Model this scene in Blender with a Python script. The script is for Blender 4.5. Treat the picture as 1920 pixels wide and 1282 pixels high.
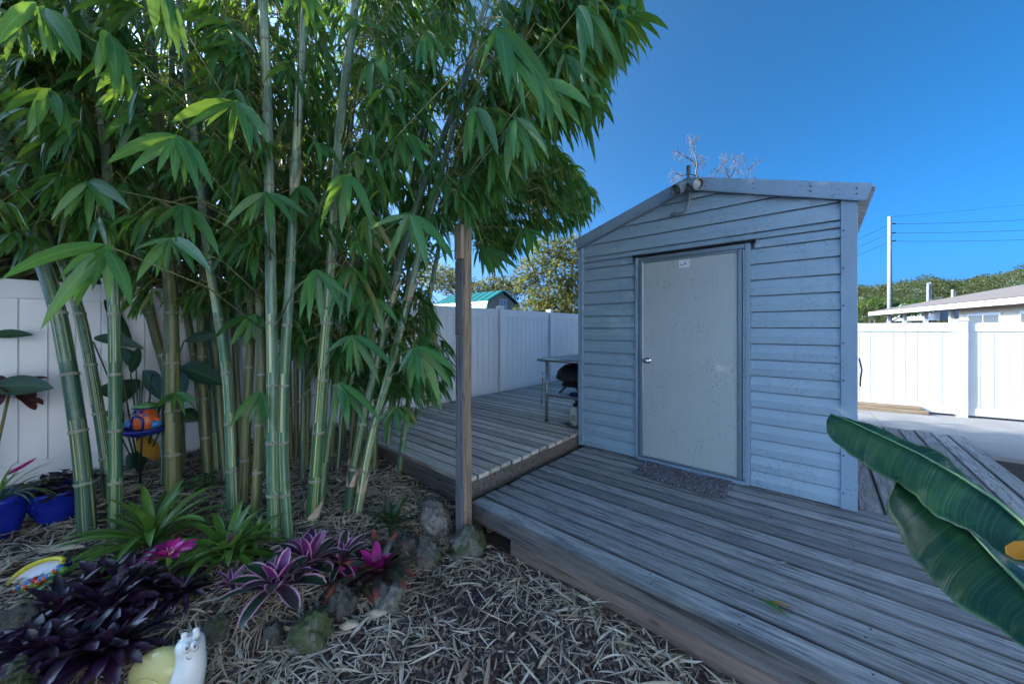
import bpy, math, random
import numpy as np
from mathutils import Vector, Matrix
random.seed(7); rng = np.random.default_rng(11)
R = math.radians
scene = bpy.context.scene
C = scene.collection
for o in list(bpy.data.objects): bpy.data.objects.remove(o, do_unlink=True)

# ------------------------------------------------------------------ camera, sky, sun, exposure
YAW = math.atan2(.6579, .7531); EYE = 1.55
cd = bpy.data.cameras.new('camera'); cam = bpy.data.objects.new('camera', cd); C.objects.link(cam)
cd.sensor_width = 36; cd.lens = 36 * 664 / 1920; cd.shift_y = -24 / 1920; cd.clip_start = .05; cd.clip_end = 3000
cam.location = (0, 0, EYE); cam.rotation_euler = (R(90), 0, YAW); scene.camera = cam

SUN_AZ = math.atan2(-.86, -.51); SUN_EL = R(25)          # azimuth of the direction towards the sun, from +Y towards +X
w = bpy.data.worlds.new('World'); scene.world = w; w.use_nodes = True
nt = w.node_tree; bg = nt.nodes['Background']
sky = nt.nodes.new('ShaderNodeTexSky'); sky.sky_type = 'NISHITA'; sky.sun_disc = False
sky.sun_elevation = SUN_EL; sky.sun_rotation = SUN_AZ; sky.altitude = 0
sky.air_density = .22; sky.dust_density = 4.6; sky.ozone_density = 10.0
hsv = nt.nodes.new('ShaderNodeHueSaturation'); hsv.inputs['Hue'].default_value = .482; hsv.inputs['Saturation'].default_value = 1.13
nt.links.new(sky.outputs[0], hsv.inputs['Color']); nt.links.new(hsv.outputs[0], bg.inputs[0]); bg.inputs[1].default_value = .15
sd = bpy.data.lights.new('sun', 'SUN'); sun = bpy.data.objects.new('sun', sd); C.objects.link(sun)
sd.energy = 2.0; sd.angle = R(.5); sd.color = (1, .95, .87)
sv = Vector((math.sin(SUN_AZ) * math.cos(SUN_EL), math.cos(SUN_AZ) * math.cos(SUN_EL), math.sin(SUN_EL)))
sun.rotation_euler = sv.to_track_quat('Z', 'Y').to_euler(); sun.location = (-3, -6, 12)
vs = scene.view_settings
scene.display_settings.display_device = 'sRGB'
vs.view_transform = 'Standard'; vs.look = 'None'; vs.gamma = 1; vs.use_curve_mapping = False; vs.exposure = 2.15
scene.render.resolution_x = 1024; scene.render.resolution_y = 683

# ------------------------------------------------------------------ pixel helpers (direction of a photo pixel; distance from what it touches)
RT = np.array([.7531, .6579, 0]); FW = np.array([-.6579, .7531, 0])
def ray(x, y): return RT * ((x - 960) / 664) + FW + np.array([0, 0, (617 - y) / 664])
def PD(x, y, d): return np.array([0, 0, EYE]) + ray(x, y) * d             # at camera depth d
def PZ(x, y, z): r = ray(x, y); return np.array([0, 0, EYE]) + r * ((z - EYE) / r[2])
def PX(x, y, X): r = ray(x, y); return np.array([0, 0, EYE]) + r * (X / r[0])
def PY(x, y, Y): r = ray(x, y); return np.array([0, 0, EYE]) + r * (Y / r[1])
def sst(a, b, x): t = np.clip((x - a) / (b - a), 0, 1); return t * t * (3 - 2 * t)
def gh(x, y):                                                               # height of the ground
    x = np.asarray(x, float); y = np.asarray(y, float)
    bed = .13 * sst(-1.95, -2.35, x) + .23 * np.clip((-2.2 - x) / 2.4, 0, 1)
    bed = bed * (1 - .25 * sst(1.9, 2.6, y))
    n = .012 * np.sin(x * 5.1 + 1.3 * np.sin(y * 3.7)) * np.cos(y * 4.3 + x) + .006 * np.sin(x * 13 + y * 9)
    return bed + n * sst(9, 5, np.abs(x) + np.abs(y) * .5)
def PG(x, y):                                                               # pixel on the ground
    z = .1
    for _ in range(25): p = PZ(x, y, z); z = .5 * z + .5 * float(gh(p[0], p[1]))
    return p

# ------------------------------------------------------------------ mesh helpers
WL = {}                                                                     # world location of each object
class MB:
    def __init__(s): s.v = []; s.f = []; s.uv = []; s.col = []
    def add(s, v, f, uv=None, col=None):
        o = len(s.v); v = [tuple(map(float, p)) for p in v]
        s.v += v; s.f += [tuple(i + o for i in q) for q in f]
        s.uv += list(uv) if uv is not None else [(0, 0)] * len(v)
        s.col += [col if col is not None else 0.] * len(v)
        return s
    def box(s, lo, hi, rot=None, ch=0.):
        lo = np.array(lo, float); hi = np.array(hi, float); c = (lo + hi) / 2; h = (hi - lo) / 2
        if ch > 0:
            v = []; f = []
            c2 = min(ch, h.min() * .45)
            for sz in (-1, 1):
                for k, (ix, iy) in enumerate(((-1, -1), (1, -1), (1, 1), (-1, 1))):
                    pass
            prof = []
            xs = (h[0], h[1])
            ring = lambda e, z: [(-h[0] + e, -h[1], z), (h[0] - e, -h[1], z), (h[0], -h[1] + e, z), (h[0], h[1] - e, z), (h[0] - e, h[1], z), (-h[0] + e, h[1], z), (-h[0], h[1] - e, z), (-h[0], -h[1] + e, z)]
            def ins(z): a = c2; return [(-h[0] + a, -h[1] + a, z), (h[0] - a, -h[1] + a, z), (h[0] - a, -h[1] + a, z), (h[0] - a, h[1] - a, z), (h[0] - a, h[1] - a, z), (-h[0] + a, h[1] - a, z), (-h[0] + a, h[1] - a, z), (-h[0] + a, -h[1] + a, z)]
            r1 = ring(c2, -h[2] + c2); r2 = ring(c2, h[2] - c2)
            t = [(-h[0] + c2, -h[1] + c2, h[2]), (h[0] - c2, -h[1] + c2, h[2]), (h[0] - c2, h[1] - c2, h[2]), (-h[0] + c2, h[1] - c2, h[2])]
            b = [(p[0], p[1], -h[2]) for p in t]
            v = r1 + r2 + t + b
            f = [(i, (i + 1) % 8, 8 + (i + 1) % 8, 8 + i) for i in range(8)]
            f += [(16, 17, 18, 19), (23, 22, 21, 20)]
            f += [(8, 9, 17, 16), (10, 11, 18, 17), (12, 13, 19, 18), (14, 15, 16, 19), (9, 10, 17), (11, 12, 18), (13, 14, 19), (15, 8, 16)]
            f += [(1, 0, 20, 21), (3, 2, 21, 22), (5, 4, 22, 23), (7, 6, 23, 20), (2, 1, 21), (4, 3, 22), (6, 5, 23), (0, 7, 20)]
        else:
            v = [(sx * h[0], sy * h[1], sz * h[2]) for sz in (-1, 1) for (sx, sy) in ((-1, -1), (1, -1), (1, 1), (-1, 1))]
            f = [(3, 2, 1, 0), (4, 5, 6, 7), (0, 1, 5, 4), (1, 2, 6, 5), (2, 3, 7, 6), (3, 0, 4, 7)]
        v = np.array(v)
        if rot is not None: v = v @ np.array(rot.to_3x3()).T
        return s.add(v + c, f)
    def prism(s, prof, axis, a0, a1):                                       # prof: list of 2D points; axis 0 -> (y,z), 1 -> (x,z), 2 -> (x,y)
        n = len(prof); v = []
        for a in (a0, a1):
            for (p, q) in prof: v.append({0: (a, p, q), 1: (p, a, q), 2: (p, q, a)}[axis])
        f = [(i, (i + 1) % n, n + (i + 1) % n, n + i) for i in range(n)] + [tuple(range(n - 1, -1, -1)), tuple(range(n, 2 * n))]
        return s.add(v, f)
    def tube(s, pts, rad, n=8, caps=True, col=None):
        pts = [np.array(p, float) for p in pts]; m = len(pts)
        rad = [rad] * m if np.isscalar(rad) else list(rad)
        v = []; uv = []; ref = None; ln = 0
        for i, p in enumerate(pts):
            t = pts[min(i + 1, m - 1)] - pts[max(i - 1, 0)]; t = t / (np.linalg.norm(t) + 1e-9)
            if ref is None: ref = np.array([1, 0, 0.]) if abs(t[0]) < .8 else np.array([0, 1, 0.])
            b = np.cross(t, ref); b /= np.linalg.norm(b) + 1e-9; a = np.cross(b, t); ref = a
            if i: ln += np.linalg.norm(p - pts[i - 1])
            for k in range(n):
                g = 2 * math.pi * k / n
                v.append(p + rad[i] * (math.cos(g) * a + math.sin(g) * b)); uv.append((k / n, ln))
        f = [(i * n + k, i * n + (k + 1) % n, (i + 1) * n + (k + 1) % n, (i + 1) * n + k) for i in range(m - 1) for k in range(n)]
        if caps: f += [tuple(range(n - 1, -1, -1)), tuple(range((m - 1) * n, m * n))]
        return s.add(v, f, uv, col)
    def lathe(s, c, prof, n=20, rot=None, sc=(1, 1)):                       # prof: list of (r, z)
        v = []; uv = []
        for j, (r, z) in enumerate(prof):
            for k in range(n): g = 2 * math.pi * k / n; v.append((r * math.cos(g) * sc[0], r * math.sin(g) * sc[1], z)); uv.append((k / n, j / (len(prof) - 1)))
        v = np.array(v)
        if rot is not None: v = v @ np.array(rot.to_3x3()).T
        f = [(j * n + k, j * n + (k + 1) % n, (j + 1) * n + (k + 1) % n, (j + 1) * n + k) for j in range(len(prof) - 1) for k in range(n)]
        f += [tuple(range(n - 1, -1, -1)), tuple(range((len(prof) - 1) * n, len(prof) * n))]
        return s.add(v + np.array(c), f, uv)
    def ball(s, c, r, nu=12, nv=8, rot=None):
        r = np.array([r, r, r] if np.isscalar(r) else r, float)
        v = []; uv = []
        for j in range(nv + 1):
            th = math.pi * (.02 + .96 * j / nv)
            for k in range(nu): g = 2 * math.pi * k / nu; v.append((math.sin(th) * math.cos(g), math.sin(th) * math.sin(g), -math.cos(th))); uv.append((k / nu, j / nv))
        v = np.array(v) * r
        if rot is not None: v = v @ np.array(rot.to_3x3()).T
        f = [(j * nu + k, j * nu + (k + 1) % nu, (j + 1) * nu + (k + 1) % nu, (j + 1) * nu + k) for j in range(nv) for k in range(nu)]
        f += [tuple(range(nu - 1, -1, -1)), tuple(range(nv * nu, (nv + 1) * nu))]
        return s.add(v + np.array(c), f, uv)
def mesh(name, mb, m, origin=(0, 0, 0), smooth=False):
    me = bpy.data.meshes.new(name); o = np.array(origin, float)
    if len(mb.v): me.from_pydata([tuple(p) for p in (np.array(mb.v) - o)], [], mb.f)
    if m is not None: me.materials.append(m)
    li = np.empty(len(me.loops), int); me.loops.foreach_get('vertex_index', li)
    if any(u != (0, 0) for u in mb.uv[:60]):
        ul = me.uv_layers.new(name='UVMap'); ul.data.foreach_set('uv', np.array(mb.uv, float)[li].ravel())
    if any(c != 0. for c in mb.col[:200]):
        at = me.attributes.new('rnd', 'FLOAT', 'POINT'); at.data.foreach_set('value', np.array(mb.col, float))
    if smooth: me.shade_smooth()
    me.update(); return me
def tag(o, label=None, cat=None, group=None, kind=None):
    if label: o['label'] = label
    if cat: o['category'] = cat
    if group: o['group'] = group
    if kind: o['kind'] = kind
    return o
def root(name, loc, label=None, cat=None, group=None, kind=None):
    o = bpy.data.objects.new(name, None); o.empty_display_size = .1; C.objects.link(o)
    o.location = tuple(loc); WL[o.name] = np.array(loc, float); return tag(o, label, cat, group, kind)
def obj(name, mb, m, parent=None, at=None, smooth=False):
    """one mesh object; vertices given in world space, origin put at `at` (default: parent's origin / world origin)"""
    po = WL[parent.name] if parent is not None else np.zeros(3)
    a = np.array(at, float) if at is not None else (po if parent is not None else np.zeros(3))
    o = bpy.data.objects.new(name, mesh(name, mb, m, a, smooth)); C.objects.link(o)
    o.location = tuple(a - po); WL[o.name] = a
    if parent is not None: o.parent = parent
    return o
def put(name, me, loc, parent=None, rot=(0, 0, 0), scale=(1, 1, 1)):
    """an object on shared mesh data at a world location"""
    po = WL[parent.name] if parent is not None else np.zeros(3)
    o = bpy.data.objects.new(name, me); C.objects.link(o); o.location = tuple(np.array(loc, float) - po)
    o.rotation_euler = rot; o.scale = scale; WL[o.name] = np.array(loc, float)
    if parent is not None: o.parent = parent
    return o

# ------------------------------------------------------------------ materials
class N:
    def __init__(s, name):
        s.m = bpy.data.materials.new(name); s.m.use_nodes = True; s.t = s.m.node_tree; s.n = s.t.nodes
        s.b = s.n['Principled BSDF']; s.out = s.n['Material Output']; s.tc = None
    def new(s, ty, **kw):
        q = s.n.new(ty)
        for k, v in kw.items():
            if k.startswith('i_'): q.inputs[k[2:].replace('_', ' ')].default_value = v
            else: setattr(q, k, v)
        return q
    def link(s, a, b): s.t.links.new(a, b); return b
    def coord(s, kind='Object', scale=(1, 1, 1), rand=True):
        if s.tc is None: s.tc = s.new('ShaderNodeTexCoord')
        mp = s.new('ShaderNodeMapping'); s.link(s.tc.outputs[kind], mp.inputs[0]); mp.inputs['Scale'].default_value = scale
        if rand:
            oi = s.new('ShaderNodeObjectInfo'); mu = s.new('ShaderNodeMath', operation='MULTIPLY'); mu.inputs[1].default_value = 37.
            s.link(oi.outputs['Random'], mu.inputs[0]); cx = s.new('ShaderNodeCombineXYZ')
            for i in range(3): s.link(mu.outputs[0], cx.inputs[i])
            s.link(cx.outputs[0], mp.inputs['Location'])
        return mp.outputs[0]
    def noise(s, vec, scale, detail=4, rough=.6):
        q = s.new('ShaderNodeTexNoise'); q.inputs['Scale'].default_value = scale; q.inputs['Detail'].default_value = detail; q.inputs['Roughness'].default_value = rough
        if vec is not None: s.link(vec, q.inputs['Vector'])
        return q.outputs['Fac']
    def ramp(s, fac, stops):
        q = s.new('ShaderNodeValToRGB'); e = q.color_ramp.elements
        while len(e) < len(stops): e.new(.5)
        for el, (p, c) in zip(e, stops): el.position = p; el.color = (*c, 1) if len(c) == 3 else c
        s.link(fac, q.inputs[0]); return q.outputs[0]
    def mix(s, fac, a, b, mode='MIX'):
        q = s.new('ShaderNodeMix', data_type='RGBA', blend_type=mode)
        for sock, val in ((q.inputs[0], fac), (q.inputs[6], a), (q.inputs[7], b)):
            if hasattr(val, 'is_linked') or hasattr(val, 'links'): s.link(val, sock)
            elif isinstance(val, (int, float)): sock.default_value = val
            else: sock.default_value = (*val, 1)
        return q.outputs[2]
    def math(s, op, a, b=0.):
        q = s.new('ShaderNodeMath', operation=op)
        for sock, val in zip(q.inputs, (a, b)):
            if hasattr(val, 'links'): s.link(val, sock)
            else: sock.default_value = val
        return q.outputs[0]
    def bump(s, h, strength=.3, dist=.01):
        q = s.new('ShaderNodeBump'); q.inputs['Strength'].default_value = strength; q.inputs['Distance'].default_value = dist
        s.link(h, q.inputs['Height']); s.link(q.outputs[0], s.b.inputs['Normal']); return q
    def base(s, c):
        if hasattr(c, 'links'): s.link(c, s.b.inputs['Base Color'])
        else: s.b.inputs['Base Color'].default_value = (*c, 1)
        return s
    def set(s, rough=.6, metal=0., spec=.5):
        s.b.inputs['Roughness'].default_value = rough; s.b.inputs['Metallic'].default_value = metal; s.b.inputs['Specular IOR Level'].default_value = spec; return s
    def rnd(s): return s.new('ShaderNodeObjectInfo').outputs['Random']
def plain(name, col, rough=.6, metal=0., var=.15, scale=20, bump=0., rand=True, spec=.5):
    n = N(name); v = n.coord(rand=rand); f = n.noise(v, scale)
    lo = tuple(c * (1 - var) for c in col); hi = tuple(min(1, c * (1 + var)) for c in col)
    n.base(n.ramp(f, [(.3, lo), (.7, hi)])).set(rough, metal, spec)
    if bump: n.bump(n.noise(v, scale * 3), bump)
    return n.m
def wood(name, dark, mid, light, stretch=(2.2, 24, 24), tone=.3, warm=None, edge=False):
    """weathered timber: grain along local X, raised latewood ridges, knots, per board tone"""
    n = N(name); v = n.coord(scale=stretch); g = n.noise(v, 2.2, 6, .7)
    v2 = n.coord(scale=(stretch[0] * .7, stretch[1] * 1.6, stretch[2] * 1.6)); g2 = n.noise(v2, 2.6, 3, .6)
    v3 = n.coord(); blot = n.noise(v3, 2.3, 4, .6)
    c = n.ramp(g, [(.30, dark), (.46, mid), (.66, light)])
    c = n.mix(n.ramp(g2, [(.37, (.85, .85, .85)), (.42, (0, 0, 0))]), c, tuple(x * .45 for x in dark))
    if edge:
        sy = n.new('ShaderNodeSeparateXYZ'); n.link(n.new('ShaderNodeTexCoord').outputs['Object'], sy.inputs[0]); ey = n.math('ADD', n.math('ABSOLUTE', sy.outputs[1]), n.math('MULTIPLY', g, .02))
        c = n.mix(n.ramp(n.math('MULTIPLY', ey, 10.), [(.60, (0, 0, 0)), (.72, (.85, .85, .85))]), c, tuple(x * .4 for x in dark))
    c = n.mix(n.ramp(blot, [(.42, (0, 0, 0)), (.68, (.5, .5, .5))]), c, warm or mid)
    vo = n.new('ShaderNodeTexVoronoi'); n.link(n.coord(scale=(1.3, 5, 5)), vo.inputs['Vector']); vo.inputs['Scale'].default_value = 1.6
    c = n.mix(n.ramp(vo.outputs['Distance'], [(.03, (.75, .75, .75)), (.09, (0, 0, 0))]), c, tuple(x * .5 for x in dark))
    t = n.math('ADD', n.math('MULTIPLY', n.rnd(), 2 * tone), 1 - tone)
    hs = n.new('ShaderNodeHueSaturation'); n.link(c, hs.inputs['Color']); n.link(t, hs.inputs['Value'])
    n.base(hs.outputs[0]).set(.85, 0, .25)
    n.bump(n.math('ADD', g, n.math('MULTIPLY', g2, .7)), .55, .006)
    return n.m
def leafmat(name, cols, trans, tfac=.35, rough=.38, spec=.5, edge=None, basecol=None, tipcol=None, rib=None, edgew=.32):
    """blade: u across (0..1), v along; colour drawn from `cols` by leaf; optional margin / base / tip colours of the species"""
    n = N(name); at = n.new('ShaderNodeAttribute', attribute_name='rnd')
    r = n.math('FRACT', n.math('ADD', at.outputs['Fac'], n.rnd()))
    c = n.ramp(r, [((i + .0) / max(1, len(cols) - 1), q) for i, q in enumerate(cols)])
    tc = n.new('ShaderNodeTexCoord'); sx = n.new('ShaderNodeSeparateXYZ'); n.link(tc.outputs['UV'], sx.inputs[0])
    d = n.math('ABSOLUTE', n.math('SUBTRACT', sx.outputs[0], .5))
    nz = n.noise(n.coord(rand=True), 30, 3)
    c = n.mix(n.ramp(nz, [(.35, (0, 0, 0)), (.75, (.35, .35, .35))]), c, tuple(x * .5 for x in cols[0]))
    if rib: c = n.mix(n.ramp(d, [(.02, (.8, .8, .8)), (.06, (0, 0, 0))]), c, rib)
    if basecol: c = n.mix(n.ramp(sx.outputs[1], [(.08, (1, 1, 1)), (.5, (0, 0, 0))]), c, basecol)
    if tipcol: c = n.mix(n.ramp(sx.outputs[1], [(.72, (0, 0, 0)), (.97, (1, 1, 1))]), c, tipcol)
    if edge: c = n.mix(n.ramp(n.math('ADD', d, n.math('MULTIPLY', nz, .08)), [(edgew, (0, 0, 0)), (edgew + .1, (1, 1, 1))]), c, edge)
    n.base(c).set(rough, 0, spec)
    wv = n.new('ShaderNodeTexWave', wave_type='BANDS', bands_direction='X'); n.link(n.coord('UV', (1, 1, 1), False), wv.inputs['Vector']); wv.inputs['Scale'].default_value = 4.5
    n.bump(wv.outputs['Fac'], .12, .004)
    tr = n.new('ShaderNodeBsdfTranslucent'); n.link(n.mix(.75, c, trans), tr.inputs[0])
    ms = n.new('ShaderNodeMixShader'); ms.inputs[0].default_value = tfac
    n.link(n.b.outputs[0], ms.inputs[1]); n.link(tr.outputs[0], ms.inputs[2]); n.link(ms.outputs[0], n.out.inputs[0])
    return n.m
M = {}
M['deck_low'] = wood('weathered_deck_grey', (.055, .06, .068), (.175, .185, .195), (.32, .33, .335), warm=(.21, .215, .215), edge=True)
M['deck_up'] = wood('weathered_deck_tan', (.20, .18, .155), (.42, .39, .35), (.56, .53, .48), warm=(.42, .36, .28), edge=True)
M['fascia'] = wood('fascia_timber', (.035, .032, .03), (.085, .08, .075), (.14, .13, .125), stretch=(1, 14, 14), warm=(.10, .085, .07))
M['fascia_new'] = wood('brown_timber', (.09, .065, .052), (.165, .12, .095), (.23, .175, .14), stretch=(1, 14, 14))
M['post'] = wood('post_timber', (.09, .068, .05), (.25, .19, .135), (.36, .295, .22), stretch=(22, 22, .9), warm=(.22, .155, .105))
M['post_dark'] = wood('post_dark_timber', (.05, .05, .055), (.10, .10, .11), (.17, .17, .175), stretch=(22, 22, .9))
M['timber'] = wood('brown_lumber', (.15, .11, .07), (.28, .21, .14), (.38, .3, .21), stretch=(1, 10, 10))
M['vinyl'] = plain('white_vinyl', (.64, .64, .635), .38, var=.06, scale=1.6)
M['cavity'] = plain('dark_backing', (.05, .05, .05), .9)
M['dark_metal'] = plain('dark_screw', (.04, .04, .045), .5, .6)
# shed skin: pale steel with mildew specks and faint dirt runs
def shedmat(name, col, speck=.5, rough=.45):
    n = N(name); v = n.coord('Object', rand=False); a = n.noise(v, 1.6, 4); 
    c = n.ramp(a, [(.3, tuple(x * .93 for x in col)), (.7, tuple(min(1, x * 1.04) for x in col))])
    st = n.noise(n.coord('Object', (9, 9, .7), False), 3, 5, .6)
    c = n.mix(n.ramp(st, [(.56, (0, 0, 0)), (.78, (.3, .3, .3))]), c, tuple(x * .55 for x in col))
    sp = n.noise(v, 62, 2, .5); area = n.noise(v, 2.7, 3)
    k = n.math('MULTIPLY', n.ramp(sp, [(.60, (0, 0, 0)), (.66, (1, 1, 1))]), n.ramp(area, [(.45, (0, 0, 0)), (.7, (speck, speck, speck))]))
    c = n.mix(k, c, tuple(x * .25 for x in col))
    n.base(c).set(rough, 0, .5); n.bump(n.noise(v, 220, 2), .05, .002); return n.m
M['siding'] = shedmat('blue_grey_siding', (.235, .335, .415), .7)
M['trim'] = shedmat('blue_grey_trim', (.19, .28, .37), .7)
M['door'] = shedmat('aged_cream_door', (.36, .405, .405), 1., .5)
M['door_frame'] = plain('grey_aluminium_frame', (.17, .215, .255), .35, .35, .06, 8)
M['soffit'] = plain('white_soffit_metal', (.62, .55, .50), .5, 0, .08)
M['chrome'] = plain('chrome', (.55, .55, .56), .18, 1., .03)
M['steel'] = plain('table_steel', (.24, .26, .28), .4, .7, .06)
M['black'] = plain('black_plastic', (.012, .012, .014), .5)
M['cover'] = plain('black_cover_cloth', (.012, .013, .02), .75, 0, .3, 12, .3)

# ---------------- ground
def mulchmat():
    n = N('bark_mulch_soil'); v = n.coord(rand=False); a = n.noise(v, 9, 6, .7); b = n.noise(v, 55, 4, .6)
    c = n.ramp(b, [(.3, (.02, .015, .013)), (.5, (.055, .04, .036)), (.7, (.12, .095, .085))])
    c = n.mix(n.ramp(a, [(.4, (0, 0, 0)), (.7, (.5, .5, .5))]), c, (.13, .105, .08))
    n.base(c).set(.95, 0, .2); n.bump(b, .8, .02); return n.m
M['soil'] = mulchmat()
def grid(xs, ys, zf):
    X, Y = np.meshgrid(xs, ys); Z = zf(X, Y); nx, ny = len(xs), len(ys)
    mb = MB(); mb.v = [tuple(p) for p in np.stack([X.ravel(), Y.ravel(), Z.ravel()], 1)]
    mb.f = [(j * nx + i, j * nx + i + 1, (j + 1) * nx + i + 1, (j + 1) * nx + i) for j in range(ny - 1) for i in range(nx - 1)]
    mb.uv = [(0, 0)] * len(mb.v); mb.col = [0.] * len(mb.v); return mb
xs = np.concatenate([[-600, -200, -60, -20, -9], np.arange(-6, 3.01, .06), [5, 10, 20, 60, 200, 600]])
ys = np.concatenate([[-600, -200, -60, -20, -9], np.arange(-4, 3.01, .06), [4, 5, 6, 7, 9, 14, 30, 60, 120, 300, 700]])
tag(obj('ground', grid(xs, ys, gh), M['soil'], smooth=True), kind='structure')
def concmat():
    n = N('pale_concrete'); v = n.coord(rand=False); a = n.noise(v, 1.5, 6, .65); b = n.noise(v, 60, 4)
    c = n.ramp(a, [(.3, (.25, .24, .225)), (.7, (.36, .345, .325))]); c = n.mix(n.ramp(b, [(.3, (.3, .3, .3)), (.6, (0, 0, 0))]), c, (.22, .2, .18))
    n.base(c).set(.85, 0, .3); n.bump(b, .25, .004); return n.m
M['concrete'] = concmat()
CZ = .12
cp = root('concrete_path', (1.2, 7.8, CZ), kind='structure')
J0 = (.62, 6.85); J1 = (.60, 9.3)
mb = MB(); mb.prism([(.22, 6.83), (.70, 6.83), (.62, 9.06), (.22, 9.0)], 2, -.02, CZ); obj('slab', mb, M['concrete'], cp)
mb = MB(); mb.prism([(.708, 6.83), (1.40, 6.83), (1.44, 6.58), (7, 6.9), (9, 10.4), (.628, 9.06)], 2, -.02, CZ); obj('slab', mb, M['concrete'], cp)

# ---------------- decks
def board_profile(wd, th, r=.006): return [(-wd / 2 + r, -th), (wd / 2 - r, -th), (wd / 2, -th + r), (wd / 2, -r), (wd / 2 - r, 0), (-wd / 2 + r, 0), (-wd / 2, -r), (-wd / 2, -th + r)]
def board_mesh(name, ln, wd, th, m): mb = MB(); mb.prism(board_profile(wd, th), 0, -ln / 2, ln / 2); return mesh(name, mb, m)
def nails(mb, pts):
    for (x, y, z) in pts: mb.lathe((x, y, z), [(.0045, -.002), (.0045, .0012), (.002, .0016)], 6)
LZ, UZ = .25, .38
low = root('wooden_deck', (0, 2.6, 0), 'low grey weathered deck in front of the shed door, boards parallel to the shed', 'deck')
PIT = .1385; nb = 12; nail_mb = MB()
shared = [board_mesh('board', 4.9, PIT - .012, .034, M['deck_low']) for _ in range(1)]
for i in range(13):
    y = 1.80 + PIT * (i + .5); 
    put('board', shared[0], (-1.985 + 2.45 + (.012 if i == 3 else 0), y, LZ + random.uniform(-.0025, .0025)), low, (random.uniform(-.006, .006), 0, random.uniform(-.0006, .0006)))
    for k in range(11):
        for s in (-.035, .035):
            if random.random() < .85: nails(nail_mb, [(-1.9 + .41 * k + random.uniform(-.02, .02), y + s + random.uniform(-.008, .008), LZ)])
o = obj('nail_heads', nail_mb, M['dark_metal'], low); tag(o, kind='stuff')
def plank(name, lo, hi, m, par, ch=.005):
    lo = np.array(lo); hi = np.array(hi); mb = MB(); mb.box(lo, hi, ch=ch); return obj(name, mb, m, par, at=(lo + hi) / 2)
plank('fascia_board', (-1.985, 1.822, .105), (2.95, 1.858, LZ - .035), M['fascia'], low)
plank('skirt_board', (-1.62, 1.835, -.06), (2.95, 1.87, .102), M['fascia_new'], low)
plank('fascia_board', (-2.005, 1.86, .10), (-1.97, 3.55, LZ - .036), M['fascia'], low)
for k in range(7): plank('joist', (-1.9 + .8 * k, 1.875, .03), (-1.86 + .8 * k, 3.55, LZ - .037), M['fascia'], low)

side = root('wooden_deck', (.8, 5.2, 0), 'grey deck strip along the right side of the shed, boards running away to the concrete', 'deck')
sm = board_mesh('board', 3.22, .132, .034, wood('weathered_side_deck', (.10, .097, .093), (.27, .262, .25), (.42, .41, .395), warm=(.28, .255, .215), edge=True))
for i in range(8):
    put('board', sm, (.19 + .138 * (i + .5) + .01, 3.612 + 1.61 + random.uniform(-.012, .012), LZ + .001 + random.uniform(-.003, .003)), side, (0, random.uniform(-.002, .002), R(90)))
mb = MB()
for i in range(8):
    for k in range(5):
        for s in (-.035, .035): nails(mb, [(.2 + .138 * (i + .5) + s, 3.66 + k * .78 + random.uniform(-.01, .01), LZ + .002)])
tag(obj('nail_heads', mb, M['dark_metal'], side), kind='stuff')
plank('fascia_board', (1.30, 3.62, .05), (1.335, 6.80, LZ - .036), M['fascia'], side)
plank('fascia_board', (.2, 6.76, .05), (1.29, 6.795, LZ - .036), M['fascia'], side)

up = root('wooden_deck', (-3.3, 4.5, 0), 'raised tan weathered deck left of the shed, one step up, reaching the white fence', 'deck')
um = board_mesh('board', 2.43, PIT - .009, .034, M['deck_up']); mb = MB()
for i in range(43):
    y = 1.82 + PIT * (i + .5)
    put('board', um, (-3.295 + random.uniform(-.006, .006), y, UZ + random.uniform(-.0025, .0025)), up, (random.uniform(-.008, .008), 0, random.uniform(-.001, .001)))
    if i < 26:
        for k in range(6):
            for s in (-.035, .035): nails(mb, [(-4.4 + .455 * k + random.uniform(-.01, .01), y + s, UZ)])
tag(obj('nail_heads', mb, M['dark_metal'], up), kind='stuff')
plank('fascia_board', (-4.5, 1.85, .16), (-2.10, 1.885, UZ - .036), M['fascia'], up)
plank('fascia_board', (-2.118, 1.888, .19), (-2.082, 3.9, UZ - .036), M['fascia'], up)
for k in range(5): plank('joist', (-4.4 + .55 * k, 1.9, .2), (-4.36 + .55 * k, 7.7, UZ - .037), M['fascia'], up)

# ---------------- shed
SY = 3.53; XL, XR = -2.06, .19; RX, RZ = -.915, 2.93; EZ = 2.55; BY = 5.75
shed = root('garden_shed', ((XL + XR) / 2, SY, LZ), 'blue-grey sided metal shed with gable front and cream door', 'shed')
roofz = lambda x: RZ - (RZ - EZ) * (abs(x - RX) / (1.185))
# body behind the cladding
mb = MB(); prof = [(XL + .03, LZ), (XR - .03, LZ), (XR - .03, roofz(XR) - .06), (RX, RZ - .06), (XL + .03, roofz(XL) - .06)]
mb.prism(prof, 1, SY + .03, BY); obj('wall_frame', mb, M['siding'], shed)
cH = .1305
def siding(x0a, x1a, x0b, x1b, z0, z1, name='siding_board'):
    """one course: lower half leans out, upper half leans back; x ranges at its bottom (a) and top (b)"""
    mb = MB(); h = z1 - z0; st = [(z0 + .005, -.003), (z0 + .005, -.021), (z0 + h * .47, -.0245), (z0 + h * .50, -.0215), (z1 - .003, -.007), (z1 - .003, .004)]
    v = []
    for (z, d) in st:
        t = np.clip((z - z0) / h, 0, 1); v += [(x0a + (x0b - x0a) * t, SY + d, z), (x1a + (x1b - x1a) * t, SY + d, z)]
    f = [(2 * i, 2 * i + 1, 2 * i + 3, 2 * i + 2) for i in range(len(st) - 1)]
    f += [tuple(2 * i for i in range(len(st) - 1, -1, -1)), tuple(2 * i + 1 for i in range(len(st)))]
    mb.add(v, f); return obj(name, mb, M['siding'], shed)
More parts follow.
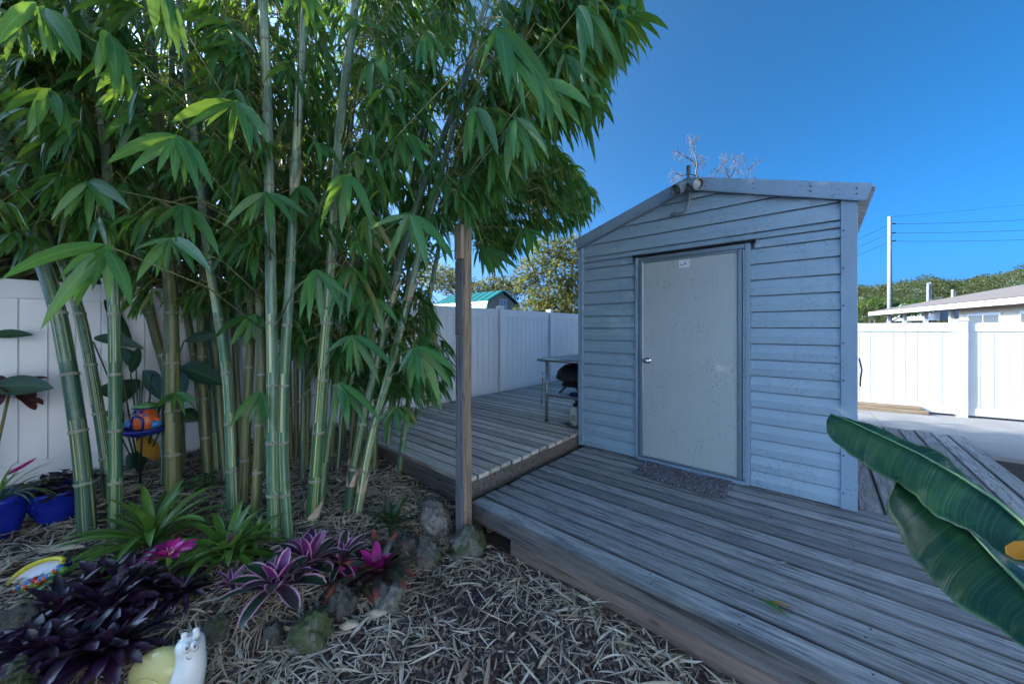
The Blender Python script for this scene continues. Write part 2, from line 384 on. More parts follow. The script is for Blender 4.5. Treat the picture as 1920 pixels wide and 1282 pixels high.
DX0, DX1 = -1.412, -.445; DTOP = 2.275
k = 0; z = LZ + .004
while z < RZ - .12:
    z1 = z + cH
    def lim(zz):
        x0, x1 = XL + .05, XR - .08
        if zz > EZ - .12: half = (RZ - .09 - zz) / ((RZ - EZ) / 1.185); x0 = max(x0, RX - half); x1 = min(x1, RX + half)
        return x0, x1
    a = lim(z); b = lim(min(z1, RZ - .1))
    if z1 <= DTOP + .01:
        siding(a[0], DX0 - .002, b[0], DX0 - .002, z, z1); siding(DX1 + .002, a[1], DX1 + .002, b[1], z, z1)
    elif z < DTOP:
        siding(a[0], a[1], b[0], b[1], DTOP + .012, z1)
        siding(a[0], DX0 - .03, a[0], DX0 - .03, z, DTOP + .011); siding(DX1 + .03, a[1], DX1 + .03, a[1], z, DTOP + .011)
    elif b[1] - b[0] > .02: siding(a[0], a[1], b[0], b[1], z, min(z1, RZ - .1))
    z = z1
def sbox(name, lo, hi, m, par=None, ch=.003): mb = MB(); mb.box(lo, hi, ch=ch); return obj(name, mb, m, par or shed)
ct = sbox('corner_trim', (XR - .085, SY - .034, LZ + .003), (XR + .004, SY + .06, roofz(XR) - .05), M['trim'])
ct2 = sbox('corner_trim', (XL - .004, SY - .034, LZ + .003), (XL + .052, SY + .06, roofz(XL) - .05), M['trim'])
# side wall cladding (right and left walls): lap courses
for (sx, nm) in ((XR, 1), (XL, -1)):
    z = LZ + .004
    while z < EZ - .1:
        mb = MB(); v = [(sx - .02 * nm, SY + .07, z), (sx + .0 * nm, SY + .07, z), (sx - .014 * nm, SY + .07, z + cH), (sx - .03 * nm, SY + .07, z + cH)]
        v += [(p[0], BY, p[2]) for p in v]
        mb.add(v, [(0, 1, 5, 4), (1, 2, 6, 5), (2, 3, 7, 6), (3, 0, 4, 7), (3, 2, 1, 0), (4, 5, 6, 7)]); obj('siding_board', mb, M['siding'], shed); z += cH
# ribbed roof panels with overhang
for s in (-1, 1):
    mb = MB(); ex = RX + s * 1.20; n = 84; v = []
    for (x, zz) in ((RX, RZ), (ex, RZ - (RZ - EZ) * 1.20 / 1.185)):
        for j in range(n + 1):
            y = SY - .03 + (BY + .1 - SY) * j / n; rib = .012 if j % 4 in (1, 2) else 0
            v.append((x, y, zz - .012 + rib))
    f = [(j, j + 1, n + 2 + j, n + 1 + j) for j in range(n)]
    mb.add(v, f); mb.add([(p[0], p[1], p[2] - .004) for p in v], [tuple(reversed(q)) for q in f]); obj('roof_panel', mb, M['soffit'], shed)
# gable trim, two sloped fascia pieces (bottom edge runs parallel, ends cut plumb)
for s in (-1, 1):
    ex = RX + s * 1.185; mb = MB(); q = [(RX, RZ + .004), (ex, EZ + .004), (ex - s * .035, EZ - .10), (RX, RZ - .105)]
    if s < 0: q = q[::-1]
    mb.prism(q, 1, SY - .058, SY - .028); g = obj('gable_trim', mb, M['trim'], shed)
    mb = MB(); q = [(RX, RZ - .1055), (ex - s * .035, EZ - .1005), (ex - s * .035, EZ - .112), (RX, RZ - .117)]
    if s < 0: q = q[::-1]
    mb.prism(q, 1, SY - .064, SY - .024); obj('trim_lip', mb, M['door_frame'], g)
mb = MB()
for i in range(9):
    for s, zz in ((XR - .07, 1), (XL + .042, 1)): mb.ball((s, SY - .036, LZ + .12 + .27 * i), .0055, 6, 4)
for s in (-1, 1):
    for t in (.12, .42, .72, .93):
        for dz in (-.035, -.075): mb.ball((RX + s * 1.185 * t, SY - .060, RZ - (RZ - EZ) * t + dz), .0055, 6, 4)
tag(obj('screw_heads', mb, M['dark_metal'], shed), kind='stuff')
# door
sbox('door_trim', (DX0, SY - .036, LZ + .003), (DX0 + .032, SY + .01, DTOP - .01), M['trim'])
sbox('door_trim', (DX1 - .034, SY - .036, LZ + .003), (DX1, SY + .01, DTOP - .01), M['trim'])
sbox('door_trim', (DX0 + .033, SY - .034, DTOP - .05), (DX1 - .035, SY + .01, DTOP - .012), M['door_frame'])
sbox('door_sill', (DX0 + .033, SY - .05, LZ + .003), (DX1 - .035, SY + .01, LZ + .034), M['trim'])
mb = MB(); mb.prism([(SY - .062, DTOP + .004), (SY - .062, DTOP + .010), (SY - .004, DTOP + .02), (SY - .004, DTOP - .008), (SY - .05, DTOP - .008)], 0, DX0 - .02, DX1 + .04); obj('drip_cap', mb, M['black'], shed)
mb = MB(); mb.box((DX0 + .033, SY - .006, LZ + .035), (DX1 - .035, SY + .002, DTOP - .051)); obj('door_recess', mb, M['cavity'], shed)
door = root('door', (-.93, SY - .02, LZ)); door.parent = shed; door.location = tuple(WL[door.name] - WL[shed.name])
PXa, PXb, PZa, PZb = -1.331, -.532, .305, 2.20
sbox('door_panel', (PXa - .004, SY - .024, PZa - .004), (PXb + .004, SY - .010, PZb + .004), M['door'], door, .001)
for lo, hi in (((-1.372, SY - .038, .288), (PXa, SY - .008, 2.222)), ((PXb, SY - .038, .288), (-.494, SY - .008, 2.222))): sbox('frame_stile', lo, hi, M['door_frame'], door, .006)
for lo, hi in (((PXa + .001, SY - .037, .288), (PXb - .001, SY - .008, PZa)), ((PXa + .001, SY - .037, PZb), (PXb - .001, SY - .008, 2.222))): sbox('frame_rail', lo, hi, M['door_frame'], door, .006)
mb = MB(); mb.tube([(-.487, SY - .040, .30), (-.487, SY - .040, 2.21)], .0065, 8); hg = obj('hinge', mb, M['trim'], door)
for zz in (.5, .82, 1.15, 1.5, 1.86, 2.05): mb = MB(); mb.tube([(-.487, SY - .040, zz), (-.487, SY - .040, zz + .003)], .0075, 8); obj('hinge_joint', mb, M['dark_metal'], hg)
kx, kz = -1.285, 1.243; rot = Matrix.Rotation(R(90), 4, 'X')
mb = MB(); mb.lathe((kx, SY - .024, kz), [(.029, 0), (.030, .003), (.026, .008), (.012, .012), (.011, .03), (.020, .036), (.026, .046), (.026, .056), (.019, .064), (.006, .067)], 20, rot); obj('knob', mb, M['chrome'], door, smooth=True)
st = sbox('sticker', (-.998, SY - .0262, 2.118), (-.905, SY - .0242, 2.188), plain('sticker_white', (.62, .66, .70), .4, 0, .03), door, .0004)
mb = MB()
g = lambda x, z: (-.998 + .093 * x, SY - .0272, 2.118 + .07 * z)
mb.tube([g(.74 + .17 * math.cos(a), .62 + .27 * math.sin(a)) for a in np.linspace(-.6, 5.2, 22)], .0011, 5)
mb.tube([g(.12, .42), g(.2, .36), g(.3, .42), g(.45, .40), g(.52, .47), g(.6, .42)], .0028, 5)
mb.tube([g(.42, .66), g(.55, .6), g(.52, .72), g(.66, .55), g(.6, .46)], .0018, 5)
mb.tube([g(.1, .5), g(.14, .52)], .0022, 5); mb.tube([g(.16, .3), g(.55, .3)], .0009, 5)
obj('emblem', mb, plain('sticker_ink', (.015, .03, .12), .5), st)
# floodlight at the ridge
fl = root('floodlight', (-.97, SY - .07, 2.82), 'grey twin-head security floodlight with conduit on the shed gable peak', 'light')
gm = plain('weathered_grey_fixture', (.17, .20, .23), .5, .2, .15, 30)
F = lambda x, y, Y=SY - .10: PY(x, y, Y)
jb = F(1290, 345); mb = MB(); mb.lathe(jb + np.array([0, .045, 0]), [(.052, 0), (.055, .01), (.055, .045), (.048, .055)], 16, rot); obj('mounting_box', mb, gm, fl, smooth=False)
for (a, b) in (((1288, 344), (1273, 353)), ((1293, 344), (1307, 345))):
    p0 = F(*a, SY - .13); p1 = F(*b, SY - .21); d = (p1 - p0) / np.linalg.norm(p1 - p0)
    q = Vector(d).to_track_quat('Z', 'Y').to_matrix().to_4x4()
    mb = MB(); mb.lathe(p0, [(.02, -.01), (.026, .0), (.030, .02), (.034, .07), (.046, .075), (.050, .13), (.050, .15), (.044, .15), (.040, .12)], 18, q); lh = obj('lamp_head', mb, gm, fl)
    mb = MB(); mb.lathe(p0 + d * .118, [(.039, 0), (.034, .008), (.01, .012)], 16, q); obj('lens', mb, plain('lamp_lens', (.25, .27, .28), .15), lh)
mb = MB(); pc = F(1291, 338, SY - .06); mb.tube([pc, pc + [0, 0, .05]], .010, 8); mb.tube([pc + [0, 0, .05], pc + [0, 0, .13]], [.018, .019], 12); obj('sensor', mb, plain('dark_sensor', (.06, .07, .08), .5), fl)
cpix = [(1293, 362), (1292, 375), (1291, 384), (1287, 392), (1281, 398), (1273, 400), (1262, 402)]
mb = MB(); mb.tube([F(x, y, SY - .055) for x, y in cpix], [.012] * 7, 10); obj('conduit', mb, gm, fl, smooth=True)
mb = MB(); mb.tube([F(1266, 401, SY - .055), F(1258, 402.5, SY - .05)], [.02, .02], 10); obj('conduit_fitting', mb, gm, fl)
# loose cable on the right wall
mb = MB(); mb.tube([PX(x, y, XR + .02 + .006 * i) for i, (x, y) in enumerate([(1611, 672), (1614, 684), (1616, 694), (1614, 706), (1613, 718), (1613, 724)])], .005, 6)
tag(obj('loose_cable', mb, M['fascia'], smooth=True), 'frayed brown cable hanging on the right edge of the shed', 'cable')
# doormat
dm = root('doormat', (-.92, 3.28, LZ), 'dark speckled looped doormat in front of the shed door', 'doormat')
n = N('looped_mat'); v = n.coord(rand=False); a = n.noise(v, 85, 3, .8); n.base(n.ramp(a, [(.36, (.010, .010, .014)), (.52, (.045, .047, .06)), (.62, (.32, .34, .40))])).set(.9); n.bump(a, 1., .01)
nx, ny = 60, 34; xs_ = np.linspace(-1.285, -.56, nx); ys_ = np.linspace(3.105, 3.465, ny); X, Y = np.meshgrid(xs_, ys_)
ed = np.minimum(np.minimum(X - xs_[0], xs_[-1] - X), np.minimum(Y - ys_[0], ys_[-1] - Y))
Z = LZ + .006 + .014 * np.clip(ed / .01, 0, 1) + rng.uniform(-.003, .004, X.shape); Yw = Y + .012 * np.sin(X * 9)
mb = MB(); mb.add(np.stack([X.ravel(), Yw.ravel(), Z.ravel()], 1), [(j * nx + i, j * nx + i + 1, (j + 1) * nx + i + 1, (j + 1) * nx + i) for j in range(ny - 1) for i in range(nx - 1)])
obj('pile', mb, n.m, dm); mb = MB(); mb.box((-1.283, 3.117, LZ + .0045), (-.562, 3.455, LZ + .008)); obj('backing', mb, M['black'], dm)

# ---------------- vinyl fences
def fence(label, p0, d, posts, top, bot, name='vinyl_fence', gap=.015):
    """posts: distances along d from p0; face: +1 if the viewed side is to the right of d"""
    d = np.array([d[0], d[1], 0.]); d /= np.linalg.norm(d); ang = math.atan2(d[1], d[0]); p0 = np.array([p0[0], p0[1], 0.])
    fr = root(name, p0 + d * posts[len(posts) // 2] + [0, 0, bot], label, 'fence')
    Q = Matrix.Rotation(ang, 4, 'Z')
    def part(nm, lo, hi, at, ch=.004, m=M['vinyl'], par=None):
        mb = MB(); mb.box(lo, hi, ch=ch); o = put(nm, mesh(nm, mb, m), at, par or fr); o.rotation_euler = (0, 0, ang) if par is None else (0, 0, 0); return o
    H = top - bot
    mb = MB(); mb.box((-.058, -.058, -.25), (.058, .058, H + .028), ch=.004); pm = mesh('post', mb, M['vinyl'])
    mb = MB(); mb.box((-.066, -.066, H + .029), (.066, .066, H + .052), ch=.003); cmh = MB(); 
    mb.add([(-.06, -.06, H + .052), (.06, -.06, H + .052), (.06, .06, H + .052), (-.06, .06, H + .052), (0, 0, H + .072)], [(0, 1, 4), (1, 2, 4), (2, 3, 4), (3, 0, 4)]); pc = mesh('post_cap', mb, M['vinyl'])
    for s in posts:
        po = put('post', pm, p0 + d * s + [0, 0, bot], fr, (0, 0, ang)); c = bpy.data.objects.new('post_cap', pc); C.objects.link(c); c.parent = po
    shared = {}
    for a, b in zip(posts[:-1], posts[1:]):
        L = b - a - .118; mid = p0 + d * (a + b) / 2 + [0, 0, bot]
        key = round(L, 3)
        if key not in shared:
            mb = MB(); mb.box((-L / 2, -.024, H - .145), (L / 2, .024, H), ch=.004); r1 = mesh('top_rail', mb, M['vinyl'])
            mb = MB(); mb.box((-L / 2, -.024, gap), (L / 2, .024, .14), ch=.004); r2 = mesh('bottom_rail', mb, M['vinyl'])
            n = max(1, round(L / .139)); pw = L / n
            mb = MB(); e = .0055; q = [(-pw / 2 + .00005, -.002), (-pw / 2 + e, -.012), (pw / 2 - e, -.012), (pw / 2 - .00005, -.002), (pw / 2 - .00005, .006), (pw / 2 - e, .012), (-pw / 2 + e, .012), (-pw / 2 + .00005, .006)]
            mb.prism(q, 2, .13, H - .135); r3 = mesh('picket', mb, M['vinyl']); shared[key] = (r1, r2, r3, n, pw)
        r1, r2, r3, n, pw = shared[key]
        put('top_rail', r1, mid, fr, (0, 0, ang)); put('bottom_rail', r2, mid, fr, (0, 0, ang))
        for i in range(n): put('picket', r3, mid + d * (-L / 2 + pw * (i + .5)), fr, (0, 0, ang))
    return fr
fence('white vinyl privacy fence behind the bamboo and raised deck, shaded', (-4.64, 0, 0), (0, 1), [-3.25, -1.61, .03, 1.68, 3.33, 4.97, 6.62, 8.2], 1.93, .38, gap=-.09)
fence('sunlit white vinyl fence along the concrete right of the shed', (1.72, 9.19, 0), (.985, .165), [-5.5, -3.7, -1.85, 0, 1.85, 3.7, 5.5, 7.3], 1.655, .14)
# two timbers lying at the base of the sunlit fence
for k, (x0, x1, yy, zz, lb) in enumerate(((-.6, 1.30, 8.86, CZ, 'lower brown timber lying on the concrete at the fence base'), (-.7, 1.26, 8.92, CZ + .062, 'upper brown timber stacked on another at the fence base'))):
    mb = MB(); mb.box((-1., -.05, .001), (1., .05, .06), ch=.004); o = put('timber', mesh('timber', mb, M['timber']), ((x0 + x1) / 2, yy + .05 * 0, zz), None, (0, 0, math.atan2(.165, .985) - (.02 * k)))
    tag(o, lb, 'timber')

# ---------------- wooden post at the deck corner
wp = root('wooden_post', (-2.05, 1.73, .1), 'tall square weathered timber post standing at the deck corner by the rocks', 'post')
cx_ = PY(870.5, 800, 1.69)[0]; wl_ = cx_ - PY(856, 800, 1.69)[0]; wy_ = PX(885, 800, cx_)[1] - 1.69; cp0 = (cx_ - wl_ / 2, 1.69 + wy_ / 2, 1)
mb = MB(); mb.box((cx_ - wl_, 1.69, .02), (cx_, 1.69 + wy_, 2.325), ch=.004); obj('post_shaft', mb, M['post'], wp, at=cp0)
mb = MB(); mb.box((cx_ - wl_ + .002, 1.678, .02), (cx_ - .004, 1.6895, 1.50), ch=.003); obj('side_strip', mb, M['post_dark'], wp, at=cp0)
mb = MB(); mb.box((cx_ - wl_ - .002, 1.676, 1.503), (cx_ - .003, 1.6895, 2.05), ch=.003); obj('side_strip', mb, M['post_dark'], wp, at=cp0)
mb = MB(); mb.box((cx_ - wl_ + .008, 1.66, 2.053), (cx_ - .002, 1.6895, 2.30), ch=.004); obj('cleat', mb, M['post'], wp, at=cp0)

# ---------------- tall unseen house added left: shades the yard except the right fence strip
dS = np.array([-math.sin(SUN_AZ), -math.cos(SUN_AZ), 0]); pS = np.array([-dS[1], dS[0], 0]); hc = -dS * 18 + pS * 1.3
shade_house = root('house', hc, 'tall cream house with brown roof, unseen beyond the left fence, added to shade the yard', 'house')
def nh(a, b, z): return hc + pS * a + dS * b + np.array([0, 0, z])
def nbox(name, a0, a1, b0, b1, z0, z1, m, par=None):
    mb = MB(); v = [nh(a, b, z) for z in (z0, z1) for (a, b) in ((a0, b0), (a1, b0), (a1, b1), (a0, b1))]; mb.add(v, [(0, 1, 2, 3), (7, 6, 5, 4), (0, 4, 5, 1), (1, 5, 6, 2), (2, 6, 7, 3), (3, 7, 4, 0)]); return obj(name, mb, m, par or shade_house)
STU = plain('cream_stucco', (.60, .56, .48), .9, 0, .06, 30, .2); HR = 10.8
nbox('wall', -4.6, 4.7, -8, 0, -.1, HR - 1.6, STU)
mb = MB(); v = [nh(a, b, z) for (a, b, z) in ((-4.9, .5, HR - 1.7), (4.8, .5, HR - 1.7), (4.8, -2, HR), (-4.9, -2, HR), (-4.9, -8.4, HR - 1.7), (4.8, -8.4, HR - 1.7))]; mb.add(v, [(0, 1, 2, 3), (3, 2, 5, 4), (0, 3, 4), (1, 5, 2), (4, 5, 1, 0)]); obj('roof', mb, plain('brown_roof_shingle', (.16, .12, .10), .9, 0, .3, 40), shade_house)
for a_ in (-3.6, -.6, 2.4):
    for z_ in (1., 3.9, 6.6): wf = nbox('window', a_, a_ + 1.3, .002, .06, z_, z_ + 1.4, M['vinyl']); nbox('pane', a_ + .07, a_ + 1.23, .061, .07, z_ + .07, z_ + 1.33, M['black'], wf)

# ---------------- white house added unseen at right: its sunlit wall bounces light into the yard
fill_house = root('house', (9.2, -3, 0), 'white two-storey house, unseen on the right, added for the light its sunlit wall reflects', 'house')
WHT = plain('white_stucco', (.80, .79, .76), .9, 0, .03, 30, .15); WX = 6.2
mb = MB(); mb.box((WX, -11, -.1), (WX + 7, 4.2, 5.6)); obj('wall', mb, WHT, fill_house)
mb = MB(); mb.prism([(WX - .35, 5.55), (WX + 7.35, 5.55), (WX + 7.35, 5.68), (WX + 3.5, 7.2), (WX - .35, 5.68)], 1, -11.3, 4.5); obj('roof', mb, plain('tan_roof_tile', (.30, .24, .19), .9, 0, .2, 30), fill_house)
for y_ in (-9.5, -6.2, -2.6, 1.4):
    for z_ in (1.0, 3.6): wf = sbox('window', (WX - .05, y_, z_), (WX - .002, y_ + 1.1, z_ + 1.2), M['vinyl'], fill_house, .005); sbox('pane', (WX - .06, y_ + .07, z_ + .07), (WX - .051, y_ + 1.03, z_ + 1.13), M['black'], wf, .001)
mb = MB(); mb.box((1.5, -12, -.05), (WX - .02, 3.1, .035)); tag(obj('bounce_slab', mb, M['concrete']), kind='structure')  # unseen concrete slab, added to bounce sunlight towards the bed
# ================================================================== bamboo
def culmmat(name, green, yellow, bloom, stripe=.5, dark=1.):
    n = N(name); tc = n.new('ShaderNodeTexCoord'); sx = n.new('ShaderNodeSeparateXYZ'); n.link(tc.outputs['UV'], sx.inputs[0])
    oi = n.rnd(); cx = n.new('ShaderNodeCombineXYZ'); an = n.math('MULTIPLY', sx.outputs[0], 2 * math.pi)
    n.link(n.math('MULTIPLY', n.math('COSINE', an), 1.05), cx.inputs[0]); n.link(n.math('MULTIPLY', n.math('SINE', an), 1.05), cx.inputs[1])
    seg = n.math('FLOOR', n.math('MULTIPLY', sx.outputs[1], 2.6)); n.link(n.math('ADD', n.math('MULTIPLY', oi, 31.), n.math('MULTIPLY', seg, 1.37)), cx.inputs[2])
    st = n.noise(cx.outputs[0], 2.0, 2, .55)
    c = n.ramp(st, [(.40, tuple(g * .7 for g in green)), (.53, green), (.55, yellow), (.59, yellow), (.61, green), (.70, tuple(g * .8 for g in green)), (.72, yellow), (.76, green)])
    ob = n.coord(rand=True); b1 = n.noise(n.coord(scale=(9, 9, 2.2)), 2.2, 5, .65)
    hb = n.math('MULTIPLY', n.math('ADD', b1, n.math('MULTIPLY', sx.outputs[1], .13)), 1.)
    c = n.mix(n.ramp(hb, [(.62, (0, 0, 0)), (1.0, (.7, .7, .7))]), c, bloom)
    fine = n.noise(n.coord(scale=(60, 60, 6)), 2., 4); c = n.mix(n.ramp(fine, [(.35, (.25, .25, .25)), (.6, (0, 0, 0))]), c, tuple(g * .55 for g in green))
    n.base(c).set(.42, 0, .45); n.bump(fine, .15, .003); return n.m
M['culm_fresh'] = culmmat('striped_green_bamboo', (.045, .14, .06), (.60, .57, .22), (.25, .34, .29))
M['culm_blue'] = culmmat('dark_green_bamboo', (.03, .095, .055), (.42, .42, .15), (.16, .23, .21))
M['culm_olive'] = culmmat('olive_bamboo', (.10, .12, .04), (.28, .25, .09), (.17, .18, .11), .2)
M['culm_pale'] = culmmat('pale_waxy_bamboo', (.065, .17, .09), (.60, .58, .28), (.33, .42, .37))
M['node'] = plain('node_ring', (.23, .22, .17), .8, 0, .35, 60)
M['sheath'] = plain('dry_culm_sheath', (.46, .37, .27), .85, 0, .3, 18, .2)
M['twig'] = plain('olive_twig', (.17, .17, .06), .6, 0, .3, 15)
G1 = (.018, .075, .018); G2 = (.035, .125, .028); G3 = (.07, .19, .035)
M['leaf'] = leafmat('bamboo_leaf', [(.018, .09, .032), (.03, .13, .036), (.05, .17, .04), (.028, .12, .045), (.07, .20, .04), (.035, .14, .04), (.04, .15, .04), (.24, .19, .06)], (.30, .45, .03), .43, .36, .55, rib=(.09, .20, .07))
M['leaf_near'] = leafmat('bamboo_leaf_large', [(.022, .115, .038), (.034, .15, .04), (.055, .19, .04), (.028, .13, .045)], (.30, .44, .03), .36, .4, .5, rib=(.12, .24, .09))

def smooth_path(pts, m=26):
    pts = np.array(pts, float); t = np.linspace(0, 1, len(pts)); tt = np.linspace(0, 1, m)
    if len(pts) < 3: return np.stack([np.interp(tt, t, pts[:, i]) for i in range(3)], 1)
    out = []
    for q in tt:                                                             # Catmull-Rom
        k = min(int(q * (len(pts) - 1)), len(pts) - 2); u = q * (len(pts) - 1) - k
        p0 = pts[k - 1] if k > 0 else 2 * pts[0] - pts[1]; p1, p2 = pts[k], pts[k + 1]; p3 = pts[k + 2] if k + 2 < len(pts) else 2 * pts[-1] - pts[-2]
        out.append(.5 * ((2 * p1) + (-p0 + p2) * u + (2 * p0 - 5 * p1 + 4 * p2 - p3) * u * u + (-p0 + 3 * p1 - 3 * p2 + p3) * u ** 3))
    return np.array(out)
CULMS = []
def culm(pix, wpx, lean, m, label, group=None, sheaths=(), rings=True, top=6.2, base=None, arch=(0, 0)):
    """pix: photo points from base upwards; wpx: width in photo px at the base; lean: camera depth change from base to last point"""
    b = PG(*pix[0]) if base is None else np.array(base); d0 = float(np.dot(b - [0, 0, EYE], FW)); pts = [b - [0, 0, .06]]
    y0, y1 = pix[0][1], pix[-1][1]
    for (x, y) in pix[1:]: pts.append(PD(x, y, d0 + lean * (y0 - y) / max(1, y0 - y1)))
    d = pts[-1] - pts[-2]; d = d / np.linalg.norm(d); L = max(.6, top - pts[-1][2])
    for q in (.4, .75, 1.): pts.append(pts[-1 if q == .4 else -1] + (d + np.array([arch[0], arch[1], 0]) * q * .6 - np.array([0, 0, .12 * q])) * L * (.4 if q == .4 else .3))
    path = smooth_path(pts, 46)
    seg = np.r_[0, np.cumsum(np.linalg.norm(np.diff(path, axis=0), axis=1))]; T = seg[-1]; r0 = wpx * .46 * d0 / 664
    nodes = []; s = .05
    while s < T * .97: nodes.append(s); s += .27 + .035 * len(nodes) if len(nodes) < 7 else .5
    at = lambda q: np.array([np.interp(q, seg, path[:, i]) for i in range(3)])
    rr = lambda q: r0 * (1 - .55 * (q / T) ** 1.5) * (1.0 if q > .2 else 1.08)
    ss = sorted(set(np.round(np.r_[np.linspace(0, T, 44), [n_ + e for n_ in nodes for e in (-.012, .0, .012)]], 4))); ss = [q for q in ss if 0 <= q <= T]
    rad = [rr(q) * (1.07 if any(abs(q - n_) < 1e-3 for n_ in nodes) else 1.0) for q in ss]
    ro = root('bamboo_culm', b, label, 'bamboo', group)
    mb = MB(); mb.tube([at(q) for q in ss], rad, 14); obj('stem', mb, m, ro, smooth=True)
    if rings:
        for q in nodes:
            p = at(q)
            if p[2] > 4.2: break
            t = at(q + .01) - at(q - .01); qn = Vector(t).to_track_quat('Z', 'Y').to_matrix().to_4x4(); r = rr(q) * 1.06
            mb = MB(); mb.lathe(p, [(r * .98, -.011), (r * 1.05, -.008), (r * 1.05, -.003), (r * 1.0, 0), (r * 1.09, .004), (r * 1.02, .009)], 14, qn); obj('node_ring', mb, M['node'], ro, at=p, smooth=True)
    for (x, y, ln) in sheaths:                                               # papery sheaths still clasping the stem
        i = int(np.argmin([np.hypot(*(np.array(proj(at(q))) - (x, y))) for q in seg])); q = seg[i]; p = at(q)
        t = at(q + .02) - at(q - .02); qn = Vector(t).to_track_quat('Z', 'Y').to_matrix().to_4x4(); r = rr(q)
        mb = MB(); nn = 12; v = []; f = []
        for j in range(6):
            u = j / 5; op = .9 * u
            for k2 in range(nn + 1):
                g = math.pi * (1 - op * .55) * (2 * k2 / nn - 1) - math.pi / 2 - YAW * 0 + .7
                rad_ = r * (1.12 + .55 * u * u) * (1 if j < 5 else .9); v.append((rad_ * math.cos(g), rad_ * math.sin(g), ln * (u - .1) + (.02 * math.sin(k2 * 2.1) if j == 5 else 0)))
        f = [(j * (nn + 1) + k2, j * (nn + 1) + k2 + 1, (j + 1) * (nn + 1) + k2 + 1, (j + 1) * (nn + 1) + k2) for j in range(5) for k2 in range(nn)]
        v = np.array(v) @ np.array(qn.to_3x3()).T + p; mb.add(v, f); obj('sheath', mb, M['sheath'], ro, at=p, smooth=True)
    CULMS.append(dict(o=ro, path=path, leaf=MB(), twig=MB())); return ro
def proj(p):
    q = np.array(p, float) - [0, 0, EYE]; d = q @ FW; return (960 + 664 * (q @ RT) / d, 617 - 664 * q[2] / d)
GR = 'bamboo culms of the large clump'
A = culm([(165, 992), (150, 830), (112, 600), (76, 480), (30, 330), (-5, 225)], 27, .1, M['culm_blue'], 'leftmost thick dark green bamboo culm, striped at its foot, leaning left', GR, [(38, 405, .2)], arch=(-.3, 0))
culm([(208, 935), (190, 800), (150, 590), (95, 430), (58, 325), (35, 240)], 19, .25, M['culm_blue'], 'second leaning dark green bamboo culm from the left, just behind the leftmost', GR, arch=(-.2, .1))
culm([(217, 990), (216, 760), (214, 600), (206, 430), (196, 260), (165, 60)], 21, .2, M['culm_fresh'], 'upright yellow striped bamboo culm left of the hanging feeder', GR)
culm([(326, 925), (324, 760), (322, 600), (312, 430), (300, 260), (288, 140)], 25, .3, M['culm_olive'], 'thick olive bamboo culm right of the hanging feeder, standing upright', GR)
culm([(312, 905), (312, 760), (315, 620), (318, 480), (320, 300)], 16, .3, M['culm_blue'], 'green bamboo culm tucked directly behind the thick olive one', GR, rings=False)
culm([(330, 880), (318, 730), (292, 630), (268, 535), (235, 420)], 17, .2, M['culm_olive'], 'olive bamboo culm crossing behind the thick olive one, leaning left', GR)
culm([(390, 885), (382, 760), (378, 640), (380, 560), (384, 420), (372, 260)], 17, .3, M['culm_olive'], 'dark olive bamboo culm left of the bluish leaning culm', GR)
culm([(388, 870), (372, 720), (352, 600), (340, 540), (325, 440)], 14, .2, M['culm_olive'], 'thin olive bamboo culm branching left beside the dark olive culm', GR, [(378, 380, .14)])
culm([(437, 962), (430, 780), (420, 660), (404, 560), (388, 460), (370, 300)], 19, .3, M['culm_pale'], 'waxy bluish bamboo culm leaning left in the middle of the clump', GR)
culm([(455, 940), (462, 790), (470, 640), (472, 520), (470, 380)], 18, .4, M['culm_olive'], 'brownish olive bamboo culm left of its twin behind the paired pale culms', GR)
culm([(479, 965), (486, 800), (490, 660), (486, 540), (480, 380)], 18, .3, M['culm_olive'], 'brownish olive bamboo culm right of its twin behind the paired pale culms', GR)
culm([(514, 1012), (511, 860), (511, 700), (508, 540), (504, 300), (494, 20)], 22, .1, M['culm_pale'], 'left of the two pale striped bamboo culms standing close together in front', GR, arch=(.1, -.2))
culm([(541, 1012), (531, 850), (534, 680), (544, 520), (556, 280), (572, 10)], 20, .2, M['culm_pale'], 'right of the two pale striped bamboo culms standing close together in front', GR, [(553, 335, .22)], arch=(.2, 0))
culm([(584, 978), (596, 830), (609, 660), (621, 500), (636, 260), (668, -10)], 23, .15, M['culm_fresh'], 'thick yellow striped bamboo culm leaning right, front of the clump', GR, [(585, 968, .11)], arch=(.4, -.2))
culm([(601, 950), (612, 850), (628, 740), (645, 600), (660, 480)], 12, .3, M['culm_fresh'], 'thin yellow striped bamboo culm close behind the thick right-leaning one', GR, rings=False)
culm([(648, 955), (676, 810), (712, 660), (748, 500), (790, 360), (868, 160), (892, 60)], 18, .5, M['culm_blue'], 'left of two long dark bamboo culms leaning far right towards the deck', GR, [(655, 890, .2), (735, 560, .2)], arch=(.6, .1))
culm([(668, 962), (694, 830), (735, 680), (765, 560), (800, 420), (850, 240), (880, 130)], 17, .6, M['culm_pale'], 'right of two long bamboo culms leaning far right towards the deck', GR, [(672, 905, .2), (757, 560, .2)], arch=(.6, .2))
culm([(747, 882), (762, 780), (772, 720), (790, 640), (812, 520)], 12, .4, M['culm_fresh'], 'thin bamboo culm rising right at the raised deck edge', GR)
culm([(724, 862), (733, 780), (742, 700), (756, 600), (770, 470)], 10, .4, M['culm_blue'], 'short thin dark bamboo culm just left of the one at the deck edge', GR, rings=False)
culm([(700, 880), (705, 790), (718, 690), (730, 560), (760, 400)], 12, .5, M['culm_olive'], 'olive bamboo culm between the leaning pair and the deck edge', GR)
ORD = ['first', 'second', 'third', 'fourth', 'fifth', 'sixth', 'seventh', 'eighth', 'ninth', 'tenth', 'eleventh', 'twelfth', 'thirteenth', 'fourteenth', 'fifteenth', 'sixteenth', 'seventeenth', 'eighteenth', 'nineteenth', 'twentieth']
